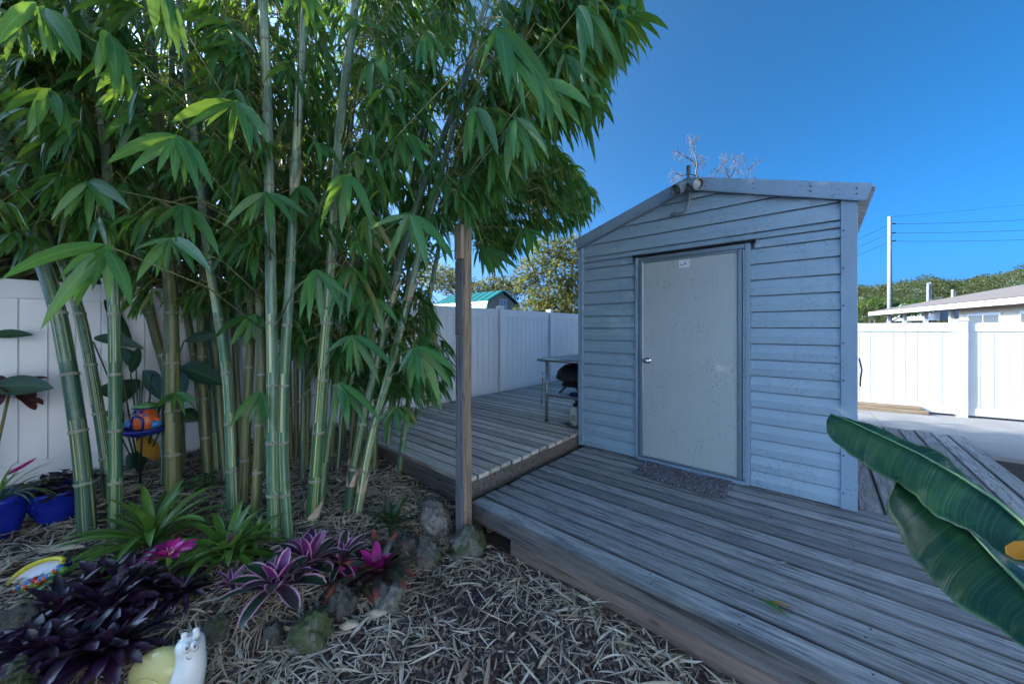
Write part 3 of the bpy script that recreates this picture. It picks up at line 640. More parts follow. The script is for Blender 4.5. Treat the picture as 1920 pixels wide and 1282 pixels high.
BX = [408, 422, 452, 500, 524, 556, 566, 572, 622, 632, 640, 655, 664, 684, 692, 660, 545, 600, 438, 345]
BGL = ['slender shaded culm at the back of the clump, %s thin one from the left' % ORD[sorted(BX).index(x)] for x in BX]
bgl = 'slender olive bamboo culm crowded in the shaded back of the clump'
for i, x in enumerate([408, 422, 452, 500, 524, 556, 566, 572, 622, 632, 640, 655, 664, 684, 692, 660, 545, 600, 438, 345]):
    y = 880 + 22 * math.sin(i * 2.3) - (20 if x > 600 else 0); dx = (x - 520) * .28 + random.uniform(-25, 25)
    culm([(x, y), (x + dx * .35, y - 200), (x + dx * .8, y - 400), (x + dx * 1.5, y - 620)], random.uniform(9, 14), .6, M['culm_olive'] if i % 3 else M['culm_blue'], (bgl if 0 else BGL[i]), 'slender culms at the back of the bamboo clump', rings=False, top=5)

# ---------------- leaves
KT = np.array([0, .16, .36, .6, .83, 1.]); KW = np.array([.10, .74, 1., .86, .48, 0])
def blade(base, ctrl, tip, width, side, fold=.18):
    """leaf blades as arrays of shape (n,3); quadratic centre line, V fold; returns verts, faces, uv"""
    n = len(base); t = KT[None, :, None]
    cen = (1 - t) ** 2 * base[:, None] + 2 * t * (1 - t) * ctrl[:, None] + t * t * tip[:, None]
    tan = 2 * (1 - t) * (ctrl - base)[:, None] + 2 * t * (tip - ctrl)[:, None]; tan /= np.linalg.norm(tan, axis=2, keepdims=True) + 1e-9
    sd = side[:, None] - tan * np.sum(side[:, None] * tan, 2, keepdims=True); sd /= np.linalg.norm(sd, axis=2, keepdims=True) + 1e-9
    nm = np.cross(sd, tan); wd = (width[:, None] * KW[None])[..., None] * .5
    Lf = cen - sd * wd + nm * wd * fold * 2; Rt = cen + sd * wd + nm * wd * fold * 2
    V = np.stack([Lf, cen, Rt], 2)                                          # n,6,3,3
    K = len(KT); V = V.reshape(n, K * 3, 3); F = []
    for k in range(K - 1):
        a = k * 3; F += [(a, a + 1, a + 4, a + 3), (a + 1, a + 2, a + 5, a + 4)]
    uv = [(u, tt) for tt in KT for u in (0.001, .5, 1.)]
    return V, F, uv
def fill(mb, V, F, uv, rnd):
    n, k, _ = V.shape; o = len(mb.v)
    mb.v += [tuple(p) for p in V.reshape(-1, 3)]
    for i in range(n): mb.f += [tuple(q + o + i * k for q in f) for f in F]; mb.uv += uv; mb.col += [float(rnd[i])] * k
def nearest_culm(p, zmin=0):
    best, bi, bp = 1e9, 0, None
    for i, c in enumerate(CULMS):
        d = np.linalg.norm(c['path'] - p + np.array([0, 0, .25]), axis=1); j = int(d.argmin())
        if d[j] < best: best, bi, bp = d[j], i, c['path'][j]
    return bi, bp
def spray(p, heading, size, n, leafmb, twigmb, back, droop=.75, view=None):
    """a drooping fan of leaves at the end of a twig"""
    ax = heading / (np.linalg.norm(heading) + 1e-9)
    az = math.atan2(ax[1], ax[0]) + rng.uniform(-1.25, 1.25, n); pit = rng.uniform(-1.25, -.1, n) * droop - .15
    d = np.stack([np.cos(az) * np.cos(pit), np.sin(az) * np.cos(pit), np.sin(pit)], 1)
    base = p - ax * np.linspace(0, .09, n)[:, None] * size / .2 * rng.uniform(.4, 1, (n, 1)); L = size * rng.uniform(.7, 1.2, n)
    ctrl = base + d * (L * .5)[:, None]; tip = base + d * (L * .82)[:, None] + np.array([0, 0, -1]) * (L * rng.uniform(.25, .6, n))[:, None]
    side = np.cross(d, np.array([0, 0, 1.])) + rng.normal(0, .45, (n, 3))
    V, F, uv = blade(base, ctrl, tip, L * rng.uniform(.13, .19, n), side); fill(leafmb, V, F, uv, rng.uniform(0, 1, n))
    if back is not None:
        mid = (p + back) / 2 + np.array([0, 0, .08]); twigmb.tube([back, mid, p], [.004, .003, .0015], 4, False)
# near sprays read one by one in the photo: hub and leaf tips
NEAR = [((335, 258), [(198, 309), (328, 345), (347, 352), (372, 362), (400, 358), (240, 330)]), ((445, 193), [(318, 232), (350, 240), (430, 290), (470, 290), (490, 285), (505, 272)]),
 ((165, 345), [(95, 415), (120, 412), (165, 430), (215, 415), (245, 395)]), ((205, 462), [(0, 525), (75, 620), (135, 572), (205, 566), (247, 578), (165, 500)]),
 ((323, 447), [(255, 530), (292, 522), (365, 515), (396, 512), (250, 470)]), ((500, 362), [(420, 425), (452, 430), (507, 440), (552, 425), (578, 408)]),
 ((345, 385), [(330, 460), (365, 465), (397, 445), (412, 482), (290, 430)]), ((440, 450), [(375, 492), (392, 520), (428, 514), (470, 500), (492, 482)]),
 ((560, 352), [(530, 420), (550, 432), (585, 410), (600, 395)]), ((655, 328), [(600, 430), (640, 440), (690, 385), (703, 440), (612, 360)]),
 ((770, 402), [(690, 432), (725, 500), (772, 475), (802, 512), (852, 492), (740, 470)]), ((590, 507), [(562, 600), (580, 612), (602, 608), (645, 592), (658, 562)]),
 ((660, 630), [(608, 668), (650, 702), (672, 708), (712, 722), (738, 692)]), ((635, 720), [(628, 800), (652, 806), (690, 802), (712, 790)]),
 ((330, 735), [(288, 772), (322, 778), (347, 780), (367, 768), (372, 755)]), ((490, 735), [(428, 806), (468, 792), (490, 802), (508, 796)]),
 ((480, 590), [(398, 638), (430, 652), (456, 656), (478, 642), (492, 628)]), ((780, 650), [(745, 702), (770, 732), (797, 728), (828, 772), (857, 702), (850, 735)]),
 ((738, 762), [(700, 802), (720, 832), (746, 818), (768, 802)]), ((75, 12), [(-10, 90), (100, 122), (132, 112), (152, 120), (20, 60)]),
 ((92, 168), [(52, 258), (132, 262), (5, 215), (112, 240)]), ((200, 62), [(215, 182), (247, 168), (228, 188), (180, 150)]), ((298, -30), [(290, 62), (337, 112), (352, 100), (320, 90)]),
 ((562, -30), [(575, 72), (592, 66), (528, 36), (620, 60)]), ((932, 57), [(945, 150), (985, 210), (1022, 212), (1048, 196), (1060, 232), (900, 130)]),
 ((1085, 15), [(1155, 105), (1175, 140), (1130, 125), (1092, 135), (1112, 60)]), ((1180, -20), [(1202, 55), (1213, 38), (1165, 62), (1140, 60)]),
 ((890, 205), [(905, 305), (935, 295), (870, 312), (955, 270)]), ((965, 225), [(988, 332), (1006, 322), (950, 342), (1030, 300)]), ((1010, 150), [(1090, 240), (1065, 255), (1035, 262), (1110, 205)]),
 ((985, 428), [(1012, 478), (990, 482), (962, 472), (1028, 456)]), ((900, 465), [(905, 522), (930, 520), (888, 505), (955, 516), (972, 506)]), ((760, 255), [(735, 330), (770, 345), (795, 330), (815, 300)]),
 ((700, 110), [(668, 175), (700, 200), (735, 185), (755, 160)]), ((800, 60), [(780, 140), (815, 150), (845, 130), (860, 100)]), ((430, 60), [(395, 130), (430, 145), (460, 130), (480, 100)]),
 ((255, 190), [(190, 225), (225, 260), (265, 262), (290, 240)]), ((60, 270), [(0, 300), (35, 340), (75, 345), (100, 320)]), ((830, 330), [(800, 400), (835, 412), (868, 395), (880, 360)]),
 ((1060, 105), [(1075, 185), (1105, 190), (1130, 165), (1040, 175)]), ((1120, 190), [(1130, 245), (1152, 235), (1105, 255), (1090, 235)]), ((700, 560), [(665, 620), (690, 640), (720, 640), (748, 610)])]
for (hx, hy), tips in NEAR:
    ln = np.mean([math.hypot(a - hx, b - hy) for a, b in tips]); dep = float(np.clip(.245 * 664 / ln, 1.25, 2.7))
    if hx > 850 and hy > 380: dep = 2.9
    hub = PD(hx, hy, dep); ci, cp_ = nearest_culm(hub); par = CULMS[ci]['o']
    ext = [(0.55 * hx + .45 * tx + random.uniform(-6, 6), .35 * hy + .65 * ty + random.uniform(0, 25)) for tx, ty in (random.sample(tips, 2) + [random.choice(tips)])]
    for (tx, ty) in tips + ext:
        tip = PD(tx, ty, dep * random.uniform(.93, 1.03)); b = hub + np.array([random.uniform(-.01, .01), random.uniform(-.01, .01), random.uniform(-.006, .008)])
        L = np.linalg.norm(tip - b); ct = (b + tip) / 2 + np.array([0, 0, .16 * L]) + RT * (.05 * L * np.sign(tx - hx))
        vd = (b - [0, 0, EYE]); sd = np.cross(tip - b, vd); sd /= np.linalg.norm(sd); sd = sd + rng.normal(0, .28, 3)
        V, F, uv = blade(b[None], ct[None], tip[None], np.array([L * random.uniform(.125, .18)]), sd[None], random.choice((-1, 1)) * random.uniform(.06, .2))
        mb = MB(); fill(mb, V, F, uv, [random.random()]); obj('leaf', mb, M['leaf_near'], par, smooth=True)
    mb = MB(); back = hub + (cp_ - hub) * .9; mb.tube([back, (hub + back) / 2 + [0, 0, .06], hub], [.005, .0035, .002], 5); obj('twig', mb, M['twig'], par, smooth=True)
# foliage mass, filled where the crown stands in the photo and on upward out of frame
def inside(x, y, poly):
    c = False; j = len(poly) - 1
    for i in range(len(poly)):
        (xi, yi), (xj, yj) = poly[i], poly[j]
        if (yi > y) != (yj > y) and x < (xj - xi) * (y - yi) / (yj - yi) + xi: c = not c
        j = i
    return c
P_main = [(-120, -60), (1190, -60), (1190, 20), (1150, 100), (1125, 170), (1060, 215), (1010, 250), (960, 300), (900, 380), (850, 440), (760, 520), (690, 560), (600, 520), (500, 470), (380, 450), (200, 430), (110, 400), (-120, 420)]
P_tail = [(860, 230), (1020, 250), (1090, 320), (1118, 375), (1085, 410), (1000, 425), (960, 470), (920, 490), (880, 440), (850, 340)]
P_low = [(440, 430), (560, 470), (700, 500), (800, 540), (850, 690), (780, 780), (700, 780), (620, 700), (540, 600), (440, 520)]
FRONT = [CULMS[i] for i in (0, 2, 3, 8, 11, 12, 13, 15, 16)]
for c in FRONT: c['pp'] = [(proj(q), float((q - np.array([0, 0, EYE])) @ FW)) for q in c['path']]
def blocks(x, y, d):                                                         # keeps sprays off the front of the thick stems
    for c in FRONT:
        for (a, b), e in c['pp']:
            if abs(b - y - 30) < 60 and abs(a - x) < 34 and d < e + .15: return True
    return False
def mass(poly, n, dlo, dhi, size, leaves=7, keep=1., frm=None):
    xs_ = [p[0] for p in poly]; ys_ = [p[1] for p in poly]; k = 0; tries = 0
    while k < n and tries < n * 20:
        tries += 1; x = random.uniform(min(xs_), max(xs_)); y = random.uniform(min(ys_), max(ys_))
        if not inside(x, y, poly): continue
        d = random.uniform(dlo(x, y), dhi(x, y)); p = PD(x, y, d)
        if blocks(x, y, d) and random.random() < .9: continue
        if p[2] < .75 + .5 * random.random(): continue
        ci, cp_ = nearest_culm(p); h = p - cp_; h[2] = 0
        if np.linalg.norm(h) < .05: h = rng.normal(0, 1, 3)
        h = h / np.linalg.norm(h) + RT * .25; sz = size * random.uniform(.75, 1.25)
        bk = p - h / np.linalg.norm(h) * random.uniform(.15, .35) + [0, 0, random.uniform(-.02, .1)]
        spray(p, h, sz, random.randint(leaves - 2, leaves + 2), CULMS[ci]['leaf'], CULMS[ci]['twig'], bk); k += 1
fd = lambda x: 4.63 / max(.4, .6579 - .7531 * (x - 960) / 664)               # camera depth of the fence plane
mass(P_main, 2100, lambda x, y: 2.2 if x < 800 else 2.0, lambda x, y: min(fd(x) + .3, 4.6) if x < 800 else 4.2, .175)
mass([(-120, -60), (860, -60), (840, 440), (690, 540), (500, 480), (200, 470), (-120, 440)], 900, lambda x, y: min(fd(x), 4.4) - .9, lambda x, y: min(fd(x), 4.4) + .5, .19)
mass(P_main, 260, lambda x, y: 1.9, lambda x, y: 2.4, .20)
mass([(840, -60), (1190, -60), (1190, 20), (1140, 130), (1060, 215), (1010, 250), (940, 340), (860, 380)], 380, lambda x, y: 1.9, lambda x, y: 3.4, .20)
mass(P_tail, 520, lambda x, y: 3.2, lambda x, y: 4.8, .17)
mass([(230, 500), (420, 500), (560, 560), (560, 640), (420, 600), (240, 590)], 45, lambda x, y: 2.7, lambda x, y: min(fd(x) - .2, 3.6), .18)
mass(P_low, 400, lambda x, y: 2.6, lambda x, y: 3.6, .19)
# crown above the frame
def crown(n, lo, hi):
    k = 0; t = 0
    while k < n and t < n * 30:
        t += 1; p = np.array([random.uniform(a, b) for a, b in zip(lo, hi)]); q = p - [0, 0, EYE]; d = q @ FW
        if d > .1:
            x, y = proj(p)
            if y > -90 and x > -150: continue
        if np.linalg.norm(q) < 1.6: continue
        ci, cp_ = nearest_culm(p); h = p - cp_; h[2] = 0; h = h / (np.linalg.norm(h) + 1e-6)
        spray(p, h, .23 * random.uniform(.8, 1.3), 8, CULMS[ci]['leaf'], CULMS[ci]['twig'], p - h * .3 + [0, 0, .05]); k += 1
crown(420, (-5, -1.0, 2.8), (-1.7, 2.4, 5.6))
for c in CULMS:
    if c['leaf'].v: tag(obj('foliage', c['leaf'], M['leaf'], c['o'], smooth=True), kind='stuff')
    if c['twig'].v: tag(obj('twigs', c['twig'], M['twig'], c['o']), kind='stuff')
# ================================================================== litter, rocks, garden plants, ornaments
LIT = leafmat('dry_bamboo_leaf', [(.18, .135, .095), (.38, .31, .21), (.56, .48, .36), (.48, .44, .37), (.62, .57, .47), (.28, .21, .145)], (.4, .3, .15), .12, .75, .2)
def litter():
    mb = MB(); n = 19000
    x = rng.uniform(-4.58, .25, n * 2); y = rng.uniform(-1.3, 1.80, n * 2)
    dens = np.where(x < -1.75, .9, .30 + .55 * np.exp(-((y - 1.72) / .16) ** 2)) + .35 * np.exp(-(((x + 1.75) / .45) ** 2 + ((y - .75) / .5) ** 2))
    dens *= .55 + .6 * (np.sin(x * 3.1 + 1.7 * np.sin(y * 2.3)) * np.cos(y * 3.7 + x) * .5 + .5)
    keep = rng.uniform(0, 1, n * 2) < dens; x, y = x[keep][:n], y[keep][:n]; n = len(x)
    b = np.stack([x, y, gh(x, y) + rng.uniform(.002, .022, n)], 1); a = rng.uniform(0, 2 * math.pi, n); L = rng.uniform(.04, .19, n) * np.where(rng.uniform(0, 1, n) < .12, 1.5, 1)
    d = np.stack([np.cos(a), np.sin(a), rng.normal(0, .10, n)], 1)
    tip = b + d * L[:, None]; tip[:, 2] = np.maximum(tip[:, 2], gh(tip[:, 0], tip[:, 1]) + .002)
    tip[:, 1] = np.minimum(tip[:, 1], np.where(tip[:, 0] < -1.9, 1.84, 1.815))
    ctrl = (b + tip) / 2 + np.stack([rng.normal(0, .012, n), rng.normal(0, .012, n), rng.uniform(0, .02, n)], 1)
    side = np.stack([-np.sin(a), np.cos(a), rng.normal(0, .5, n)], 1)
    V, F, uv = blade(b, ctrl, tip, rng.uniform(.003, .011, n) * np.where(rng.uniform(0, 1, n) < .12, 1.9, 1), side, .12); fill(mb, V, F, uv, rng.uniform(0, 1, n))
    tag(obj('leaf_litter', mb, LIT), 'dry straw-coloured fallen bamboo leaves covering the bed and path', 'litter', kind='stuff')
    # a few blown leaves caught on the deck by the step, the shed foot and the front edge
    mb = MB(); n = 150; x = np.concatenate([rng.uniform(-2.05, -1.7, 60), rng.uniform(-2.0, .1, 40), rng.uniform(-1.9, 1.2, 50)]); y = np.concatenate([rng.uniform(1.9, 3.5, 60), rng.uniform(3.40, 3.5, 40), rng.uniform(1.85, 3.3, 50)])
    a = rng.uniform(0, 6.28, n); L = rng.uniform(.015, .07, n); b = np.stack([x, y, np.full(n, LZ + .004)], 1); tip = b + np.stack([np.cos(a) * L, np.sin(a) * L * .6, rng.uniform(0, .004, n)], 1); tip[:, 1] = np.minimum(tip[:, 1], 3.49)
    V, F, uv = blade(b, (b + tip) / 2 + [0, 0, .004], tip, rng.uniform(.002, .006, n), np.stack([-np.sin(a), np.cos(a), 0 * a], 1), .1); fill(mb, V, F, uv, rng.uniform(0, 1, n))
    tag(obj('deck_litter', mb, LIT), 'scattered dry leaf scraps on the low grey deck', 'litter', kind='stuff')
    # bark chips
    mb = MB(); n = 15000; x = rng.uniform(-2.6, .4, n * 2); y = rng.uniform(-1.0, 1.8, n * 2); keep = rng.uniform(0, 1, n * 2) < np.where(x > -1.8, .9, .25); x, y = x[keep][:n], y[keep][:n]; n = len(x)
    base = np.array([(-1, -1, -1), (1, -.8, -1), (.8, 1, -1), (-.9, .9, -1), (-.7, -.8, 1), (.9, -.7, 1), (.7, .7, 1), (-.8, .6, 1)], float)
    F = [(3, 2, 1, 0), (4, 5, 6, 7), (0, 1, 5, 4), (1, 2, 6, 5), (2, 3, 7, 6), (3, 0, 4, 7)]
    sc = np.stack([rng.uniform(.005, .017, n), rng.uniform(.003, .009, n), rng.uniform(.002, .005, n)], 1)
    v = base[None] * sc[:, None] * rng.uniform(.7, 1.3, (n, 8, 3)); a = rng.uniform(0, 6.28, n); t = rng.normal(0, .35, n)
    c, s_ = np.cos(a)[:, None], np.sin(a)[:, None]; z2 = v[..., 2] + v[..., 0] * np.sin(t)[:, None]; X = v[..., 0] * c - v[..., 1] * s_; Y = v[..., 0] * s_ + v[..., 1] * c
    V = np.stack([X + x[:, None], Y + y[:, None], z2 + (gh(x, y) + rng.uniform(.001, .010, n))[:, None]], 2)
    fill(mb, V, F, [(.3, .3)] * 8, rng.uniform(0, 1, n))
    cm = N('bark_chip'); at = cm.new('ShaderNodeAttribute', attribute_name='rnd'); cm.base(cm.ramp(at.outputs['Fac'], [(0, (.03, .022, .022)), (.35, (.07, .05, .048)), (.6, (.12, .09, .085)), (.85, (.17, .14, .13)), (1, (.24, .15, .10))])).set(.9, 0, .25)
    tag(obj('bark_chips', mb, cm.m), 'dark brown bark chips strewn over the path', 'bark mulch', kind='stuff')
litter()
import bmesh
from mathutils import noise as mnoise
def rockmat(name, col, moss):
    n = N(name); v = n.coord(); a = n.noise(v, 7, 6, .7); b = n.noise(v, 30, 5, .7)
    c = n.ramp(a, [(.3, tuple(x * .35 for x in col)), (.5, col), (.72, tuple(min(1, x * 1.5) for x in col))]); c = n.mix(n.ramp(b, [(.35, (.7, .7, .7)), (.5, (0, 0, 0))]), c, (.025, .025, .025))
    g = n.noise(v, 4.5, 4, .6); c = n.mix(n.ramp(g, [(.62 - .2 * moss, (0, 0, 0)), (.70 - .2 * moss, (moss, moss, moss))]), c, (.05, .075, .012))
    n.base(c).set(.92, 0, .25); n.bump(n.math('ADD', a, b), .9, .02); return n.m
RK = rockmat('pitted_limestone', (.20, .195, .18), .35); RKM = rockmat('mossy_limestone', (.15, .15, .135), .75); RKD = rockmat('dark_limestone', (.085, .083, .078), .5)
def rock(px, py, wpx, hpx, m, label, seed):
    """px,py: centre of its foot in the photo"""
    g = PG(px, py); d = float((g - [0, 0, EYE]) @ FW); w_, h_ = wpx * d / 664 / 2, hpx * d / 664
    bm = bmesh.new(); bmesh.ops.create_icosphere(bm, subdivisions=4, radius=1); off = Vector((seed * 3.7, seed * 1.9, seed))
    for v in bm.verts:
        p = v.co.copy(); f = 1 + .38 * mnoise.noise(p * 1.3 + off) + .30 * abs(mnoise.noise(p * 2.9 + off)) + .14 * mnoise.noise(p * 6.5 + off) + .07 * mnoise.noise(p * 14 + off) - .26 * max(0, mnoise.noise(p * 4.3 - off))
        v.co = Vector((p.x * f * w_ * 1.05, p.y * f * w_ * .85, (p.z * f * .62 + .28) * h_))
    me = bpy.data.meshes.new('rock'); bm.to_mesh(me); bm.free(); me.materials.append(m); me.shade_smooth()
    o = put('rock', me, g - [0, 0, .01], None, (0, 0, seed * 2.1)); tag(o, label, 'rock', 'limestone rocks edging the planting bed')
for i, a in enumerate([(815, 985, 60, 50, RK, 'tall pale pitted rock just left of the timber post'), (878, 1034, 66, 46, RKM, 'rounded mossy rock in front of the timber post foot'), (803, 1056, 50, 46, RKM, 'grey lichen-covered rock below the tall pale rock'),
    (732, 1134, 62, 44, RK, 'flat pale rock under the bronze bromeliad'), (637, 1150, 54, 54, RKD, 'dark grey rock between the striped and bronze bromeliads'), (580, 1206, 72, 62, RKM, 'mossy boulder below the nearest striped bromeliad'),
    (512, 1200, 40, 40, RKD, 'small dark rock left of the mossy boulder'), (760, 1040, 50, 40, RKD, 'low dark rock behind the bronze bromeliad'), (30, 1200, 80, 60, RKD, 'dark rock at the left edge under the purple bromeliads'),
    (25, 1300, 90, 60, RKM, 'mossy rock in the bottom left corner'), (400, 1200, 46, 44, RKD, 'dark rock beside the ceramic snail head'), (888, 985, 34, 40, RKD, 'small dark stone wedged behind the mossy rock by the post')]): rock(*a, seed=i + 1.3)

# ---------------- rosettes
def strap_mesh(name, L, W, elev, arch, m, fold=.25, round_tip=False, twist=0.):
    K = 9; v = []; uv = []; p = np.zeros(3); prof = [.55, .8, .95, 1., 1., .95, .84, .6, .06] if not round_tip else [.5, .75, .92, 1., 1.05, 1.08, 1.02, .82, .25]
    for k in range(K):
        t = k / (K - 1); e = elev - arch * t ** 1.3; d = np.array([math.cos(e), 0, math.sin(e)]); nm = np.array([-math.sin(e), 0, math.cos(e)])
        wd = W / 2 * prof[k]; tw = twist * t; sd = np.array([0, math.cos(tw), 0]) + nm * math.sin(tw)
        for j, u in enumerate((-1, -.55, 0, .55, 1)): v.append(p + sd * wd * u + nm * wd * fold * abs(u) ** 1.5); uv.append((.001 + .998 * (u + 1) / 2, t))
        p = p + d * L / (K - 1)
    f = [(k * 5 + j, k * 5 + j + 1, (k + 1) * 5 + j + 1, (k + 1) * 5 + j) for k in range(K - 1) for j in range(4)]
    mb = MB(); mb.add(v, f, uv); me = mesh(name, mb, m, smooth=True); return me
def rosette(name, label, cat, px, py, rings, m, group=None, tilt=(0, 0), lift=.0, part='leaf', at=None):
    g = (PG(px, py) if at is None else np.array(at)) + [0, 0, lift]; ro = root(name, g, label, cat, group)
    for (n, elev, L, W, arch, rt, mm) in rings:
        ms = [strap_mesh(part, L * q, W * random.uniform(.9, 1.1), elev + random.uniform(-.12, .12), arch * random.uniform(.75, 1.25), mm or m, .25, rt, random.uniform(-.35, .35)) for q in (1, .88, 1.1)]
        a0 = random.random() * 6
        for i in range(n):
            a = a0 + i * 2.399 if n > 6 else a0 + i * 6.283 / n
            o = put(part, random.choice(ms), g + [0, 0, random.uniform(0, .02)], ro, (tilt[0] + random.uniform(-.12, .12), tilt[1] + random.uniform(-.12, .12), a), (1, 1, 1))
    return ro
BG = leafmat('green_bromeliad_leaf', [(.06, .15, .022), (.09, .20, .03), (.14, .27, .05), (.07, .14, .035)], (.25, .35, .03), .2, .3, .5, tipcol=(.07, .16, .03))
BV = leafmat('striped_bromeliad_leaf', [(.012, .035, .022), (.022, .055, .03), (.05, .012, .05), (.016, .03, .03)], (.1, .1, .03), .1, .3, .5, edge=(.62, .34, .45), basecol=(.10, .015, .09), edgew=.38)
BVc = leafmat('striped_bromeliad_heart', [(.10, .012, .09), (.16, .02, .14), (.07, .01, .09)], (.2, .05, .1), .12, .3, .5, edge=(.7, .35, .5), edgew=.38)
BP = leafmat('dark_purple_bromeliad_leaf', [(.010, .006, .014), (.022, .009, .028), (.04, .012, .04), (.014, .012, .02), (.03, .014, .02)], (.1, .02, .05), .06, .28, .55, tipcol=(.045, .02, .05))
BR = leafmat('bronze_bromeliad_leaf', [(.03, .045, .025), (.05, .05, .03), (.03, .03, .03)], (.2, .1, .03), .1, .35, .5, basecol=(.10, .03, .05), tipcol=(.33, .06, .045))
BM = leafmat('magenta_bract', [(.50, .01, .22), (.38, .008, .17), (.6, .02, .3)], (.6, .02, .25), .2, .35, .5, tipcol=(.32, .006, .16))
BRO = 'bromeliad plants in the bed'
rosette('bromeliad', 'large spiky green bromeliad at the foot of the bamboo, left of the snail', 'plant', 285, 1022, [(9, 1.25, .36, .045, .9, False, None), (14, .85, .44, .046, 1.15, False, None), (14, .5, .48, .045, 1.1, False, None)], BG, BRO)
rosette('bromeliad', 'green bromeliad with a small pink heart right of the magenta flower', 'plant', 425, 1048, [(5, 1.3, .12, .03, .3, False, BM), (7, 1.15, .30, .042, .9, False, None), (12, .75, .36, .045, 1.3, False, None), (9, .35, .36, .045, 1.3, False, None)], BG, BRO)
g = PG(318, 1085); fl_ = rosette('bromeliad', 'bromeliad with a bright magenta star-shaped flower above purple leaves', 'plant', 318, 1085, [(10, .6, .30, .05, 1.0, False, None), (6, .2, .26, .05, .8, False, None)], BG, BRO)
fc = PD(316, 1042, float((g - [0, 0, EYE]) @ FW) - .10)
mb = MB(); mb.tube([g, (g + fc) / 2 + [.01, 0, 0], fc], [.012, .011, .012], 8); obj('flower_stalk', mb, BG, fl_)
for (n_, el, L_, W_) in ((11, .3, .125, .036), (7, .8, .09, .030)):
    me = strap_mesh('petal', L_, W_, el, .5, BM, .2)
    for i in range(n_): put('petal', me, fc, fl_, (.25, -.15, i * 2.399 + n_))
mb = MB()
for i in range(9): a = i * 2.4; q = fc + np.array([.018 * math.cos(a), .018 * math.sin(a), .02 + .004 * (i % 3)]); mb.tube([fc, q, q + [.006 * math.cos(a), .006 * math.sin(a), .012]], [.004, .004, .002], 5)
obj('stamens', mb, plain('cream_stamen', (.7, .5, .45), .5), fl_)
rosette('bromeliad', 'pink-edged striped bromeliad, farther one, with raised pointed leaves', 'plant', 578, 1078, [(5, 1.2, .19, .06, .3, True, BVc), (6, .8, .21, .068, .6, True, None), (8, .35, .22, .07, .7, True, None)], BV, BRO, lift=.05)
rosette('bromeliad', 'pink-edged striped bromeliad, nearest one, spreading over the mossy boulder', 'plant', 520, 1130, [(4, 1.25, .17, .06, .3, True, BVc), (6, .75, .21, .068, .7, True, None), (8, .3, .25, .072, .8, True, None)], BV, BRO, lift=.07)
rosette('bromeliad', 'small pink-edged striped bromeliad tucked left of the two larger striped ones', 'plant', 432, 1110, [(5, 1.1, .10, .022, .5, False, BVc), (9, .5, .13, .026, .9, False, None)], BV, BRO, lift=.03)
rosette('bromeliad', 'bronze bromeliad with red leaf tips and a magenta heart', 'plant', 708, 1098, [(7, 1.1, .15, .055, .3, False, BM), (7, .95, .26, .05, .7, False, None), (10, .5, .30, .052, 1.2, False, None), (6, .1, .27, .05, .9, False, None)], BR, BRO, lift=.07)
rosette('bromeliad', 'dark green bromeliad beside the tall pale rock', 'plant', 732, 990, [(6, 1.25, .22, .036, .4, False, None), (9, .8, .24, .036, .8, False, None), (8, .4, .22, .036, .8, False, None)], leafmat('dark_green_bromeliad', [(.02, .06, .02), (.03, .09, .025), (.07, .06, .03), (.025, .05, .03)], (.1, .2, .03), .1, .3, .5), BRO)
rosette('bromeliad', 'striped bromeliad with pink margins between the farther striped one and the bronze one', 'plant', 636, 1072, [(5, 1.1, .14, .04, .3, True, BVc), (8, .7, .20, .05, .7, True, None), (9, .3, .22, .05, .8, False, None)], BV, BRO, lift=.04)
rosette('bromeliad', 'low green bromeliad behind the pink-hearted green one, near the paired pale culms', 'plant', 470, 1030, [(6, 1.1, .22, .032, .7, False, None), (10, .7, .28, .034, 1.1, False, None), (8, .35, .28, .034, 1.1, False, None)], BG, BRO)
rosette('bromeliad', 'small bronze bromeliad with a magenta heart left of the flat pale rock', 'plant', 655, 1112, [(5, 1.0, .10, .04, .3, False, BM), (8, .7, .17, .036, .8, False, None), (9, .3, .19, .036, .9, False, None)], BR, BRO, lift=.05)
PG_ = 'dark purple bromeliads at the lower left'
for (x, y, sz, lb) in [(188, 1112, 1.0, 'dark purple bromeliad rosette nearest the oval dish'), (232, 1122, 1.1, 'dark purple bromeliad rosette directly under the magenta flower'), (112, 1165, .9, 'dark purple bromeliad rosette over the left edge rock'),
    (200, 1165, 1.1, 'dark purple bromeliad rosette in the middle of the purple patch'), (292, 1128, .8, 'dark purple bromeliad rosette above the snail shell'), (150, 1235, 1., 'dark purple bromeliad rosette at the bottom of the patch, left one'), (205, 1240, .9, 'dark purple bromeliad rosette at the bottom of the patch beside the snail'), (345, 1128, .6, 'small dark purple bromeliad rosette at the right end of the purple patch'), (70, 1240, .9, 'dark purple bromeliad rosette in the lower left corner')]:
    rosette('bromeliad', lb, 'plant', x, y, [(5, 1.2, .13 * sz, .036 * sz, .4, True, None), (8, .9, .19 * sz, .04 * sz, .7, False, None), (11, .55, .23 * sz, .042 * sz, 1.0, True, None), (11, .2, .24 * sz, .04 * sz, .9, False, None)], BP, PG_, lift=.03)

